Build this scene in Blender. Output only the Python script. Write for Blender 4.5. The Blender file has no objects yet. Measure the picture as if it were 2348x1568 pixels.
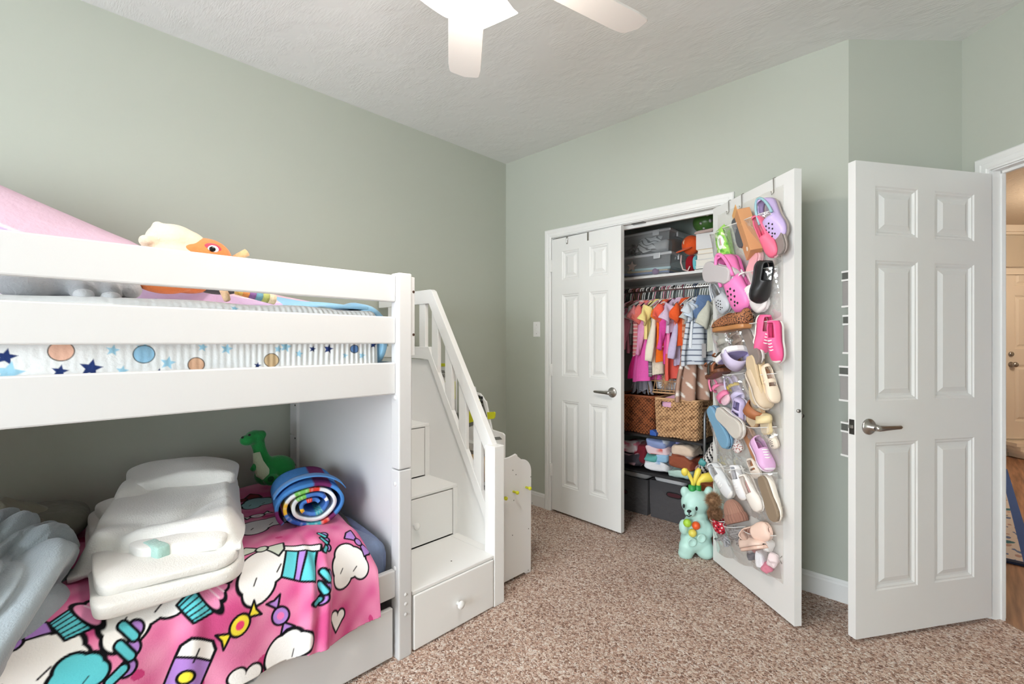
import bpy, bmesh, math, random
import numpy as np
from mathutils import Vector, Matrix, Euler
random.seed(7); RNG = np.random.default_rng(11)
SC = bpy.context.scene
COL = SC.collection
PI = math.pi
V = Vector

# ------------------------------------------------------------------ the camera's place in the room
# world: left wall is x = 0, closet wall is y = 0, the room lies at x > 0, y < 0
FPX = 1090.0
YAW = math.radians(43.82)
FWD = np.array([-math.sin(YAW), math.cos(YAW), 0.0]); RGT = np.array([math.cos(YAW), math.sin(YAW), 0.0]); UPV = np.array([0, 0, 1.0])
CAM = np.array([2.756, -2.799, 1.27])
def ray(px, py): return FWD + (px - 1174) / FPX * RGT - (py - 784) / FPX * UPV
def onZ(px, py, z): r = ray(px, py); return V(CAM + (z - CAM[2]) / r[2] * r)
def onX(px, py, x): r = ray(px, py); return V(CAM + (x - CAM[0]) / r[0] * r)
def onY(px, py, y): r = ray(px, py); return V(CAM + (y - CAM[1]) / r[1] * r)
def onP(px, py, p0, n):
    r = ray(px, py); p0 = np.array(p0, float); n = np.array(n, float)
    return V(CAM + ((p0 - CAM) @ n) / (r @ n) * r)

# ------------------------------------------------------------------ colours and materials
def lin1(c):
    c = c / 255.0
    return c / 12.92 if c <= 0.04045 else ((c + 0.055) / 1.055) ** 2.4
def L(c): return tuple(lin1(x) for x in c)
def L4(c): return L(c) + (1.0,)
MATS = {}
def mat(name, col=(200, 200, 200), rough=0.5, metal=0.0, spec=0.5, sheen=0.0, bump=None, bdist=0.002, var=None, attr=False, coat=0.0, emit=None, trans=0.0, sss=0.0, alpha=None):
    """principled material; bump=(scale, strength), var=(colour2, scale) mottles, attr reads the painted print"""
    if name in MATS: return MATS[name]
    m = bpy.data.materials.new(name); m.use_nodes = True; nt = m.node_tree
    b = nt.nodes['Principled BSDF']; I = b.inputs
    I['Base Color'].default_value = L4(col); I['Roughness'].default_value = rough; I['Metallic'].default_value = metal
    I['Specular IOR Level'].default_value = spec
    if sheen: I['Sheen Weight'].default_value = sheen; I['Sheen Roughness'].default_value = 0.4
    if coat: I['Coat Weight'].default_value = coat
    if trans: I['Transmission Weight'].default_value = trans
    if sss: I['Subsurface Weight'].default_value = sss; I['Subsurface Radius'].default_value = (0.02, 0.02, 0.02)
    if emit: I['Emission Color'].default_value = L4(emit[0]); I['Emission Strength'].default_value = emit[1]
    if alpha is not None: I['Alpha'].default_value = alpha
    tc = None
    if bump or var:
        tc = nt.nodes.new('ShaderNodeTexCoord')
    if attr:
        a = nt.nodes.new('ShaderNodeAttribute'); a.attribute_name = 'Col'
        nt.links.new(a.outputs['Color'], I['Base Color'])
    if var:
        n = nt.nodes.new('ShaderNodeTexNoise'); n.inputs['Scale'].default_value = var[1]; n.inputs['Detail'].default_value = 4
        nt.links.new(tc.outputs['Object'], n.inputs['Vector'])
        r = nt.nodes.new('ShaderNodeValToRGB'); r.color_ramp.elements[0].position = 0.35; r.color_ramp.elements[1].position = 0.65
        r.color_ramp.elements[0].color = L4(col); r.color_ramp.elements[1].color = L4(var[0])
        nt.links.new(n.outputs['Fac'], r.inputs['Fac']); nt.links.new(r.outputs['Color'], I['Base Color'])
    if bump:
        n = nt.nodes.new('ShaderNodeTexNoise'); n.inputs['Scale'].default_value = bump[0]; n.inputs['Detail'].default_value = 5
        nt.links.new(tc.outputs['Object'], n.inputs['Vector'])
        bp = nt.nodes.new('ShaderNodeBump'); bp.inputs['Strength'].default_value = bump[1]; bp.inputs['Distance'].default_value = bdist
        nt.links.new(n.outputs['Fac'], bp.inputs['Height']); nt.links.new(bp.outputs['Normal'], I['Normal'])
    MATS[name] = m
    return m
def cloth(col, key=None): return mat('cloth_%d_%d_%d' % col, col, 0.95, spec=0.15, sheen=0.15, bump=(30, 0.55), bdist=0.012)
def plas(col): return mat('plastic_%d_%d_%d' % col, col, 0.4)
def leath(col): return mat('leather_%d_%d_%d' % col, col, 0.55, bump=(300, 0.12))
def clear(name, tint=(1, 1, 1), gloss=0.14, rough=0.08, milk=0.0, bump=0.0, milkcol=(0.85, 0.85, 0.85)):
    """thin clear plastic: mostly transparent with a gloss coat, optionally a little milky"""
    if name in MATS: return MATS[name]
    m = bpy.data.materials.new(name); m.use_nodes = True; nt = m.node_tree; nt.nodes.remove(nt.nodes['Principled BSDF'])
    o = nt.nodes['Material Output']; N = nt.nodes.new
    t = N('ShaderNodeBsdfTransparent'); t.inputs['Color'].default_value = tuple(tint) + (1,)
    g = N('ShaderNodeBsdfGlossy'); g.inputs['Roughness'].default_value = rough
    d = N('ShaderNodeBsdfDiffuse'); d.inputs['Color'].default_value = milkcol + (1,)
    lw = N('ShaderNodeLayerWeight'); lw.inputs['Blend'].default_value = 0.25
    ma = N('ShaderNodeMath'); ma.operation = 'MULTIPLY_ADD'; ma.inputs[1].default_value = 0.55; ma.inputs[2].default_value = gloss * 0.5
    nt.links.new(lw.outputs['Facing'], ma.inputs[0])
    m1 = N('ShaderNodeMixShader'); m1.inputs[0].default_value = milk
    nt.links.new(t.outputs[0], m1.inputs[1]); nt.links.new(d.outputs[0], m1.inputs[2])
    m2 = N('ShaderNodeMixShader'); nt.links.new(ma.outputs[0], m2.inputs[0])
    nt.links.new(m1.outputs[0], m2.inputs[1]); nt.links.new(g.outputs[0], m2.inputs[2])
    if bump:
        tc = N('ShaderNodeTexCoord'); n = N('ShaderNodeTexNoise'); n.inputs['Scale'].default_value = 14; n.inputs['Detail'].default_value = 2
        bp = N('ShaderNodeBump'); bp.inputs['Strength'].default_value = bump; bp.inputs['Distance'].default_value = 0.02
        nt.links.new(tc.outputs['Object'], n.inputs['Vector']); nt.links.new(n.outputs['Fac'], bp.inputs['Height'])
        nt.links.new(bp.outputs['Normal'], g.inputs['Normal'])
    nt.links.new(m2.outputs[0], o.inputs['Surface'])
    MATS[name] = m
    return m

# ------------------------------------------------------------------ mesh builder
def frame_to(z, x=None):
    z = V(z).normalized(); x = V(x) if x is not None else (V((1, 0, 0)) if abs(z.x) < 0.9 else V((0, 1, 0)))
    y = z.cross(x).normalized(); x = y.cross(z).normalized()
    return Matrix((x, y, z)).transposed()
class MB:
    def __init__(s): s.bm = bmesh.new()
    def face(s, pts):
        return s.bm.faces.new([s.bm.verts.new(p) for p in pts])
    def bx(s, x0, x1, y0, y1, z0, z1, M=None):
        ps = [V((x, y, z)) for z in (z0, z1) for y in (y0, y1) for x in (x0, x1)]
        if M is not None: ps = [M @ p for p in ps]
        v = [s.bm.verts.new(p) for p in ps]
        for f in ((0, 2, 3, 1), (4, 5, 7, 6), (0, 1, 5, 4), (2, 6, 7, 3), (0, 4, 6, 2), (1, 3, 7, 5)): s.bm.faces.new([v[i] for i in f])
        return s
    def prism(s, poly, a, b, M=None):
        """polygon (x,y) extruded in z from a to b, then moved by M"""
        M = M or Matrix.Identity(4); n = len(poly)
        lo = [s.bm.verts.new(M @ V((p[0], p[1], a))) for p in poly]; hi = [s.bm.verts.new(M @ V((p[0], p[1], b))) for p in poly]
        s.bm.faces.new(lo[::-1]); s.bm.faces.new(hi)
        for i in range(n): s.bm.faces.new((lo[i], lo[(i + 1) % n], hi[(i + 1) % n], hi[i]))
        return s
    def loft(s, rings, closed=True, cap=True):
        R = [[s.bm.verts.new(p) for p in r] for r in rings]; n = len(R[0])
        for a, b in zip(R, R[1:]):
            for i in range(n if closed else n - 1):
                j = (i + 1) % n; s.bm.faces.new((a[i], a[j], b[j], b[i]))
        if cap: s.bm.faces.new(R[0][::-1]); s.bm.faces.new(R[-1])
        return s
    def tube(s, pts, r, seg=8, closed=False, cap=True):
        pts = [V(p) for p in pts]; n = len(pts); rings = []; x = None
        for i, p in enumerate(pts):
            a = pts[(i - 1) % n] if (closed or i) else p; b = pts[(i + 1) % n] if (closed or i < n - 1) else p
            t = (b - a).normalized()
            if x is None: m = frame_to(t); x = m.col[0].copy()
            x = (x - t * x.dot(t)).normalized(); y = t.cross(x)
            rr = r[i] if isinstance(r, (list, tuple)) else r
            rings.append([p + (x * math.cos(2 * PI * k / seg) + y * math.sin(2 * PI * k / seg)) * rr for k in range(seg)])
        if closed: rings.append(rings[0]); s.loft(rings[:-1], True, False); a, b = None, None
        else: s.loft(rings, True, cap)
        return s
    def cyl(s, a, b, r, seg=16, r2=None): return s.tube([a, b], [r, r if r2 is None else r2], seg)
    def lathe(s, prof, seg=24, M=None, cap=True):
        M = M or Matrix.Identity(4)
        return s.loft([[M @ V((r * math.cos(2 * PI * k / seg), r * math.sin(2 * PI * k / seg), z)) for k in range(seg)] for r, z in prof], True, cap)
    def ell(s, c, r, R=None, seg=20, rings=12):
        if isinstance(r, (int, float)): r = (r, r, r)
        R = Euler(R).to_matrix() if R is not None and not isinstance(R, Matrix) else (R or Matrix.Identity(3)); c = V(c); rr = []
        for i in range(rings + 1):
            a = PI * i / rings; k = max(math.sin(a), 0.02)
            rr.append([c + R @ V((r[0] * k * math.cos(2 * PI * j / seg), r[1] * k * math.sin(2 * PI * j / seg), -r[2] * math.cos(a))) for j in range(seg)])
        return s.loft(rr)
    def rbox(s, c, sz, R=None, e=0.25, seg=24, rings=12):
        """soft superellipsoid box"""
        R = Euler(R).to_matrix() if R is not None and not isinstance(R, Matrix) else (R or Matrix.Identity(3)); c = V(c); rr = []
        f = lambda t: math.copysign(abs(t) ** e, t)
        for i in range(rings + 1):
            a = -PI / 2 + PI * i / rings; k = max(f(math.cos(a)), 0.02)
            rr.append([c + R @ V((sz[0] * k * f(math.cos(2 * PI * j / seg)), sz[1] * k * f(math.sin(2 * PI * j / seg)), sz[2] * f(math.sin(a)))) for j in range(seg)])
        return s.loft(rr)
ORG = {}
def put(o, parent, org):
    COL.objects.link(o); ORG[o.name] = org
    if parent is not None: o.parent = parent
    else: o.location = org
def out(name, mb, material, parent=None, smooth=False, bevel=0, bseg=2, sub=0, kind=None, label=None, solid=0, org=None, remesh=0, local=False):
    """link the built mesh as ONE object; a child shares its parent's origin, a top-level mesh stands on its own base"""
    bm = mb.bm
    bmesh.ops.recalc_face_normals(bm, faces=bm.faces)
    if parent is not None: o_ = ORG[parent.name] if not local else V((0, 0, 0))
    elif org is not None: o_ = V(org)
    elif kind == 'structure': o_ = V((0, 0, 0))
    else:
        xs = [v.co for v in bm.verts]
        o_ = V(((min(p.x for p in xs) + max(p.x for p in xs)) / 2, (min(p.y for p in xs) + max(p.y for p in xs)) / 2, min(p.z for p in xs)))
    if not local:
        for v in bm.verts: v.co = v.co - o_
    me = bpy.data.meshes.new(name); bm.to_mesh(me); bm.free()
    o = bpy.data.objects.new(name, me); me.materials.append(material)
    if smooth:
        for p in me.polygons: p.use_smooth = True
    put(o, parent, ORG[parent.name] if parent is not None else o_)
    if remesh:
        r = o.modifiers.new('Remesh', 'REMESH'); r.mode = 'VOXEL'; r.voxel_size = remesh; r.use_smooth_shade = True
        k = o.modifiers.new('Smooth', 'SMOOTH'); k.iterations = 8; k.factor = 0.6
    if solid:
        q = o.modifiers.new('Solid', 'SOLIDIFY'); q.thickness = solid; q.offset = 0
    if bevel:
        q = o.modifiers.new('Bevel', 'BEVEL'); q.width = bevel; q.segments = bseg; q.limit_method = 'ANGLE'; q.angle_limit = math.radians(40); q.harden_normals = False
    if sub:
        q = o.modifiers.new('Sub', 'SUBSURF'); q.levels = sub; q.render_levels = sub
    if kind: o['kind'] = kind
    if label: o['label'] = label
    return o
def tag(o, label, cat, group=None, kind=None):
    o['label'] = label; o['category'] = cat
    if group: o['group'] = group
    if kind: o['kind'] = kind
    return o
def thing(name, label, cat, loc=(0, 0, 0), group=None):
    o = bpy.data.objects.new(name, None); o.empty_display_size = 0.05
    put(o, None, V(loc)); return tag(o, label, cat, group)
def struct(name, mb, m, parent=None, **k):
    return out(name, mb, m, parent, kind='structure' if parent is None else None, **k)
def dup(root, M=None, label=None, group=None, mats=None):
    """a copy of a thing with copies of its parts and sub-parts"""
    r = root.copy(); COL.objects.link(r)
    if M is not None: r.matrix_world = M
    if label: r['label'] = label
    if group: r['group'] = group
    for ch in list(root.children):
        c = ch.copy(); COL.objects.link(c); c.parent = r
        for g in list(ch.children):
            d = g.copy(); COL.objects.link(d); d.parent = c
    return r
# ------------------------------------------------------------------ cloth sheets with a printed pattern
def sheet(name, P, material, parent=None, col=None, solid=0.004, smooth=True, label=None, mask=None, local=False, closed_u=False):
    """grid of points P[nv, nu, 3] as one mesh; col[nv*nu, 3] is the print (linear colours)"""
    nv, nu = P.shape[:2]; pts = P.reshape(-1, 3).astype(float)
    if parent is not None: o_ = V((0, 0, 0)) if local else ORG[parent.name]
    else: o_ = V((float(pts[:, 0].mean()), float(pts[:, 1].mean()), float(pts[:, 2].min())))
    pts = pts - np.array(o_)
    i, j = np.meshgrid(np.arange(nv - 1), np.arange(nu if closed_u else nu - 1), indexing='ij'); i = i.ravel(); j = j.ravel(); j2 = (j + 1) % nu
    F = np.stack([i * nu + j, i * nu + j2, (i + 1) * nu + j2, (i + 1) * nu + j], 1)
    if mask is not None: F = F[mask.ravel()[F].all(1)]
    me = bpy.data.meshes.new(name)
    me.from_pydata(pts.tolist(), [], F.tolist()); me.update()
    if col is not None:
        a = me.color_attributes.new('Col', 'FLOAT_COLOR', 'POINT')
        a.data.foreach_set('color', np.concatenate([col, np.ones((len(col), 1))], 1).astype(np.float32).ravel())
    me.polygons.foreach_set('use_smooth', np.full(len(me.polygons), smooth)); me.materials.append(material)
    o = bpy.data.objects.new(name, me); put(o, parent, ORG[parent.name] if parent is not None else o_)
    if solid:
        q = o.modifiers.new('Solid', 'SOLIDIFY'); q.thickness = solid; q.offset = 0
    if label: o['label'] = label
    return o
def wob(x, y, f, seed=0, n=7):
    """smooth random field about -1..1"""
    r = np.random.default_rng(seed); s = 0
    for k in range(n):
        a = r.uniform(0, 2 * PI); q = f * r.uniform(0.5, 1.6)
        s = s + np.sin((x * math.cos(a) + y * math.sin(a)) * q + r.uniform(0, 2 * PI))
    return s / (n ** 0.5 * 1.3)
class Paint:
    aa = 0.0022
    def __init__(s, u, v, base):
        s.u = u.ravel(); s.v = v.ravel(); s.c = np.array(np.broadcast_to(np.array(base, float), (s.u.size, 3)))
    def loc(s, cx, cy, ang=0, sc=1):
        x = s.u - cx; y = s.v - cy; c, n = math.cos(ang), math.sin(ang)
        return (x * c + y * n) / sc, (-x * n + y * c) / sc
    def put(s, d, fill, ol=0, oc=(0.006, 0.006, 0.008)):
        f = np.array(L(fill) if max(fill) > 1.01 else fill); w = s.aa
        m = np.where(d < w)[0]; k = np.clip(0.5 - d[m] / w, 0, 1)[:, None]; s.c[m] = s.c[m] * (1 - k) + f * k
        if ol: m = np.where(np.abs(d) < ol + w)[0]; k = np.clip(0.5 + (ol - np.abs(d[m])) / w, 0, 1)[:, None]; s.c[m] = s.c[m] * (1 - k) + np.array(oc) * k
def sd_ell(x, y, a, b): return (np.hypot(x / a, y / b) - 1) * min(a, b)
def sd_cap(x, y, p, q, r):
    px, py = q[0] - p[0], q[1] - p[1]; h = np.clip(((x - p[0]) * px + (y - p[1]) * py) / (px * px + py * py), 0, 1)
    return np.hypot(x - p[0] - h * px, y - p[1] - h * py) - r
def sd_poly(x, y, P):
    d = np.full(x.shape, 1e9); ins = np.zeros(x.shape, bool); n = len(P)
    for i in range(n):
        a, b = P[i], P[(i + 1) % n]; d = np.minimum(d, sd_cap(x, y, a, b, 0.0))
        if a[1] != b[1]:
            t = (y - a[1]) / (b[1] - a[1]); ins ^= ((a[1] > y) != (b[1] > y)) & (x < a[0] + t * (b[0] - a[0]))
    return np.where(ins, -d, d)
def starp(r, k=0.45, n=5, a0=PI / 2): return [((r if i % 2 == 0 else r * k) * math.cos(a0 + PI * i / n), (r if i % 2 == 0 else r * k) * math.sin(a0 + PI * i / n)) for i in range(2 * n)]
def text(name, body, size, M, material, parent, label=None, ext=0.0004, align='CENTER'):
    cu = bpy.data.curves.new(name, 'FONT'); cu.body = body; cu.size = size; cu.align_x = align; cu.align_y = 'CENTER'; cu.extrude = ext
    cu.materials.append(material); o = bpy.data.objects.new(name, cu); COL.objects.link(o); o.parent = parent
    o.matrix_local = Matrix.Translation(-ORG[parent.name]) @ M; ORG[o.name] = ORG[parent.name]
    return o
def mframe(o, x, y, z):
    """4x4 from origin and axes"""
    m = Matrix((V(x).normalized(), V(y).normalized(), V(z).normalized())).transposed().to_4x4(); m.translation = V(o); return m
# ================================================================== THE SETTING
WALLC = (180, 184, 173); WHITE = (226, 226, 224)
M_wall = mat('wall_paint', WALLC, 0.75, spec=0.25, bump=(180, 0.05), bdist=0.001)
M_trim = mat('white_trim_paint', WHITE, 0.45)
M_door = mat('white_door_paint', (224, 224, 222), 0.45, bump=(90, 0.03), bdist=0.001)
M_bed = mat('white_lacquer', (209, 209, 210), 0.38)
M_steel = mat('brushed_nickel', (175, 172, 168), 0.28, 1.0)
M_dark = mat('dark_hole', (14, 14, 15), 0.8)
M_black = mat('black_matte', (22, 22, 24), 0.6)
def ceiling_mat():
    m = mat('textured_ceiling', (224, 225, 223), 0.9, spec=0.2); nt = m.node_tree; b = nt.nodes['Principled BSDF']; N = nt.nodes.new
    tc = N('ShaderNodeTexCoord'); hs = []
    for k, (rot, sc) in enumerate(((0.6, 9), (2.0, 11), (1.2, 7))):
        mp = N('ShaderNodeMapping'); mp.inputs['Rotation'].default_value = (0, 0, rot); mp.inputs['Scale'].default_value = (sc * 2, sc * 13, sc); mp.inputs['Location'].default_value = (k * 3.1, k, 0)
        n = N('ShaderNodeTexNoise'); n.inputs['Scale'].default_value = 1.3; n.inputs['Detail'].default_value = 3; n.inputs['Distortion'].default_value = 0.5
        nt.links.new(tc.outputs['Object'], mp.inputs['Vector']); nt.links.new(mp.outputs['Vector'], n.inputs['Vector']); 
        mk = N('ShaderNodeTexNoise'); mk.inputs['Scale'].default_value = 5 + k; mp2 = N('ShaderNodeMapping'); mp2.inputs['Location'].default_value = (k * 7, 2, 1)
        nt.links.new(tc.outputs['Object'], mp2.inputs['Vector']); nt.links.new(mp2.outputs['Vector'], mk.inputs['Vector'])
        r = N('ShaderNodeValToRGB'); r.color_ramp.elements[0].position = 0.5; r.color_ramp.elements[1].position = 0.62; nt.links.new(mk.outputs['Fac'], r.inputs['Fac'])
        mu = N('ShaderNodeMath'); mu.operation = 'MULTIPLY'; nt.links.new(n.outputs['Fac'], mu.inputs[0]); nt.links.new(r.outputs['Color'], mu.inputs[1]); hs.append(mu)
    a = N('ShaderNodeMath'); a.operation = 'ADD'; nt.links.new(hs[0].outputs[0], a.inputs[0]); nt.links.new(hs[1].outputs[0], a.inputs[1])
    a2 = N('ShaderNodeMath'); a2.operation = 'ADD'; nt.links.new(a.outputs[0], a2.inputs[0]); nt.links.new(hs[2].outputs[0], a2.inputs[1])
    bp = N('ShaderNodeBump'); bp.inputs['Strength'].default_value = 0.38; bp.inputs['Distance'].default_value = 0.005
    nt.links.new(a2.outputs[0], bp.inputs['Height']); nt.links.new(bp.outputs['Normal'], b.inputs['Normal'])
    return m
M_ceil = ceiling_mat()
def carpet_mat():
    m = mat('speckled_carpet', (170, 145, 130), 1.0, spec=0.05, sheen=0.1); nt = m.node_tree; b = nt.nodes['Principled BSDF']; N = nt.nodes.new
    tc = N('ShaderNodeTexCoord')
    n0 = N('ShaderNodeTexNoise'); n0.inputs['Scale'].default_value = 90; n0.inputs['Detail'].default_value = 2
    mx = N('ShaderNodeMix'); mx.data_type = 'VECTOR'; mx.inputs[0].default_value = 0.02
    nt.links.new(tc.outputs['Object'], n0.inputs['Vector']); nt.links.new(tc.outputs['Object'], mx.inputs[4]); nt.links.new(n0.outputs['Color'], mx.inputs[5])
    v = N('ShaderNodeTexVoronoi'); v.inputs['Scale'].default_value = 150; nt.links.new(mx.outputs[1], v.inputs['Vector'])
    hv = N('ShaderNodeSeparateColor'); nt.links.new(v.outputs['Color'], hv.inputs[0])
    r = N('ShaderNodeValToRGB'); e = r.color_ramp.elements; e[0].position = 0; e[0].color = L4((128, 98, 86)); e[1].position = 1; e[1].color = L4((248, 238, 230))
    for p, c in ((0.18, (166, 132, 114)), (0.45, (208, 174, 155)), (0.78, (230, 210, 195))): k = e.new(p); k.color = L4(c)
    nt.links.new(hv.outputs[0], r.inputs['Fac'])
    big = N('ShaderNodeTexNoise'); big.inputs['Scale'].default_value = 2.2; nt.links.new(tc.outputs['Object'], big.inputs['Vector'])
    rb = N('ShaderNodeValToRGB'); rb.color_ramp.elements[0].position = 0.3; rb.color_ramp.elements[1].position = 0.7; rb.color_ramp.elements[0].color = (0.86, 0.85, 0.85, 1); rb.color_ramp.elements[1].color = (1, 1, 1, 1)
    nt.links.new(big.outputs['Fac'], rb.inputs['Fac'])
    mm = N('ShaderNodeMix'); mm.data_type = 'RGBA'; mm.blend_type = 'MULTIPLY'; mm.inputs[0].default_value = 1
    nt.links.new(r.outputs['Color'], mm.inputs[6]); nt.links.new(rb.outputs['Color'], mm.inputs[7]); nt.links.new(mm.outputs[2], b.inputs['Base Color'])
    bp = N('ShaderNodeBump'); bp.inputs['Strength'].default_value = 1.0; bp.inputs['Distance'].default_value = 0.006; bp.invert = True
    nt.links.new(v.outputs['Distance'], bp.inputs['Height']); nt.links.new(bp.outputs['Normal'], b.inputs['Normal'])
    return m
def wood_mat():
    m = mat('hall_plank_wood', (140, 96, 66), 0.4); nt = m.node_tree; b = nt.nodes['Principled BSDF']; N = nt.nodes.new
    tc = N('ShaderNodeTexCoord'); mp = N('ShaderNodeMapping'); mp.inputs['Rotation'].default_value = (0, 0, YAW); mp.inputs['Scale'].default_value = (22, 1.6, 1)
    n = N('ShaderNodeTexNoise'); n.inputs['Scale'].default_value = 1.5; n.inputs['Detail'].default_value = 6
    r = N('ShaderNodeValToRGB'); e = r.color_ramp.elements; e[0].position = 0.3; e[0].color = L4((98, 62, 42)); e[1].position = 0.7; e[1].color = L4((172, 126, 92))
    nt.links.new(tc.outputs['Object'], mp.inputs['Vector']); nt.links.new(mp.outputs['Vector'], n.inputs['Vector']); nt.links.new(n.outputs['Fac'], r.inputs['Fac']); nt.links.new(r.outputs['Color'], b.inputs['Base Color'])
    return m
T = 0.11
s2 = math.sqrt(0.5)
CX1, CY1 = 2.337, 0.0            # closet wall / diagonal wall edge
DX, DY = 2.734, 0.397            # diagonal wall / entry wall corner
def W3(s, o=0.0, z=0.0): return V((DX + s2 * s + s2 * o, DY - s2 * s + s2 * o, z))      # along the entry wall, o outwards
def fr(lat, dep, z=0.0): return V((CAM[0] + FWD[0] * dep + RGT[0] * lat, CAM[1] + FWD[1] * dep + RGT[1] * lat, z))
END = 1.15
pe = W3(END)
# floor and ceiling
b = MB(); k = 3.185
b.prism([(-0.12, -5.72), (pe.x + 0.12, -5.72), (pe.x + 0.12, k - pe.x - 0.12), (2.45, k - 2.45), (2.31, 0.86), (-0.12, 0.86)], -0.06, 0.0); struct('floor', b, carpet_mat())
b = MB(); b.prism([tuple(fr(2.0, 0.9)[:2]), tuple(fr(7.0, 0.9)[:2]), tuple(fr(7.0, 5.5)[:2]), tuple(fr(2.0, 5.5)[:2])], -0.12, -0.062); b2 = b
b = MB(); b.prism([(k - pe.y - 0.1, pe.y + 0.1), tuple(fr(6.9, 0.95)[:2]), tuple(fr(6.9, 5.4)[:2]), tuple(fr(2.42, 5.4)[:2]), (2.48, k - 2.48 + 0.002)], -0.05, -0.004); struct('floor_hall', b, wood_mat())
b = MB(); b.prism([(-0.12, -5.72), (pe.x + 0.12, -5.72), (pe.x + 0.12, pe.y), (pe.x + 0.08, pe.y + 0.08), (DX + 0.12, DY + 0.06), (2.62, 0.9), (-0.12, 0.9)], 2.74, 2.85); struct('ceiling', b, M_ceil)
# walls
b = MB(); b.bx(-T, 0, -5.72, 0.86, 0, 2.74); struct('wall_left', b, M_wall)
OX0, OX1, OZ = 0.485, 1.752, 2.058
b = MB(); b.bx(0, OX0, 0, T, 0, 2.74); b.bx(OX0, OX1, 0, T, OZ, 2.74); b.prism([(OX1, 0), (CX1, 0), (CX1 - T * 0.414, T), (OX1, T)], 0, 2.74); struct('wall_closet', b, M_wall)
b = MB(); b.prism([(CX1, CY1), (DX, DY), (DX, DY + T * 1.414), (CX1 - T * 0.414, T)], 0, 2.74); struct('wall_diagonal', b, M_wall)
ES0, ES1, EZ = 0.135, 0.925, 2.062
Mw = mframe(W3(0), (s2, -s2, 0), (s2, s2, 0), (0, 0, -1))
b = MB()
Mw = Matrix.Translation(W3(0)) @ Matrix.Rotation(-PI / 4, 4, 'Z')     # local x along the wall, y outwards
TE = 0.06; b.bx(0, ES0, 0, TE, 0, 2.74, Mw); b.bx(ES0, ES1, 0, TE, EZ, 2.74, Mw); b.bx(ES1, END, 0, TE, 0, 2.74, Mw); struct('wall_entry', b, M_wall)
b = MB(); b.bx(pe.x, pe.x + T, -5.72, pe.y + 0.04, 0, 2.74); struct('wall_right', b, M_wall)
WX0, WX1, WZ0, WZ1 = 1.2, 3.35, 0.5, 2.3
b = MB(); yb = -5.6
b.bx(0, WX0, yb - T, yb, 0, 2.74); b.bx(WX1, pe.x, yb - T, yb, 0, 2.74); b.bx(WX0, WX1, yb - T, yb, 0, WZ0); b.bx(WX0, WX1, yb - T, yb, WZ1, 2.74); struct('wall_back', b, M_wall)
b = MB()
for x in (WX0, (WX0 + WX1) / 2 - 0.02, WX1 - 0.04): b.bx(x, x + 0.04, yb - 0.07, yb - 0.03, WZ0, WZ1)
for z in (WZ0, (WZ0 + WZ1) / 2 - 0.02, WZ1 - 0.04): b.bx(WX0, WX1, yb - 0.068, yb - 0.032, z, z + 0.04)
struct('window_1', b, M_trim)
# closet shell
M_cl = mat('closet_wall_paint', (176, 188, 182), 0.8, spec=0.2)
b = MB(); b.bx(0.05, 2.28, 0.74, 0.85, 0, 2.74); struct('wall_closet_back', b, M_cl)
b = MB(); b.bx(0.0, 0.12, T, 0.74, 0, 2.74); struct('wall_closet_left', b, M_cl)
b = MB(); b.bx(2.16, 2.28, T + 0.06, 0.74, 0, 2.74); struct('wall_closet_right', b, M_cl)
# hall beyond the entry door (turned 45 degrees like the entry wall)
M_hw = mat('hall_wall_paint', (196, 184, 164), 0.8); M_hc = mat('hall_ceiling_paint', (214, 200, 180), 0.9, bump=(40, 0.5), bdist=0.006)
def hq(l0, l1, d0, d1, z0, z1, bb): bb.prism([tuple(fr(l0, d0)[:2]), tuple(fr(l1, d0)[:2]), tuple(fr(l1, d1)[:2]), tuple(fr(l0, d1)[:2])], z0, z1)
b = MB(); hq(2.4, 5.48, 5.3, 5.4, 0, 2.56, b); hq(6.45, 7.0, 5.3, 5.4, 0, 2.56, b); hq(5.48, 6.45, 5.3, 5.4, 2.03, 2.56, b); hq(5.48, 6.45, 5.3, 5.4, 0, 0.185, b); struct('wall_hall_front', b, M_hw)
b = MB(); hq(2.42, 2.5, 2.62, 5.3, 0, 2.56, b); struct('wall_hall_left', b, M_hw)
b = MB(); hq(6.9, 7.0, 0.9, 5.3, 0, 2.56, b); struct('wall_hall_right', b, M_hw)
b = MB(); hq(2.7, 6.9, 0.85, 0.95, 0, 2.56, b); struct('wall_hall_back', b, M_hw)
b = MB(); b.prism([tuple(fr(2.40, 0.9)[:2]), tuple(fr(7.0, 0.9)[:2]), tuple(fr(7.0, 5.4)[:2]), tuple(fr(2.40, 5.4)[:2])], 2.56, 2.66); struct('ceiling_hall', b, M_hc)
M_cream = mat('cream_paint', (222, 210, 192), 0.45)
b = MB(); hq(2.5, 6.9, 5.235, 5.3, 2.49, 2.56, b); hq(2.5, 6.9, 5.26, 5.3, 2.46, 2.49, b); struct('trim_1', b, M_cream)
b = MB(); hq(5.41, 5.49, 5.28, 5.31, 0, 2.09, b); hq(6.44, 6.52, 5.28, 5.31, 0, 2.09, b); hq(5.41, 6.52, 5.279, 5.31, 2.02, 2.09, b); struct('trim_2', b, M_cream)
b = MB()
for q in range(4): hq(5.54 - 0.02 * q, 6.45, 5.16 + 0.02 * q - 0.06, 5.31, 0.002 + 0.042 * q, 0.042 + 0.042 * q, b)
struct('trim_3', b, M_cream)

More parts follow.
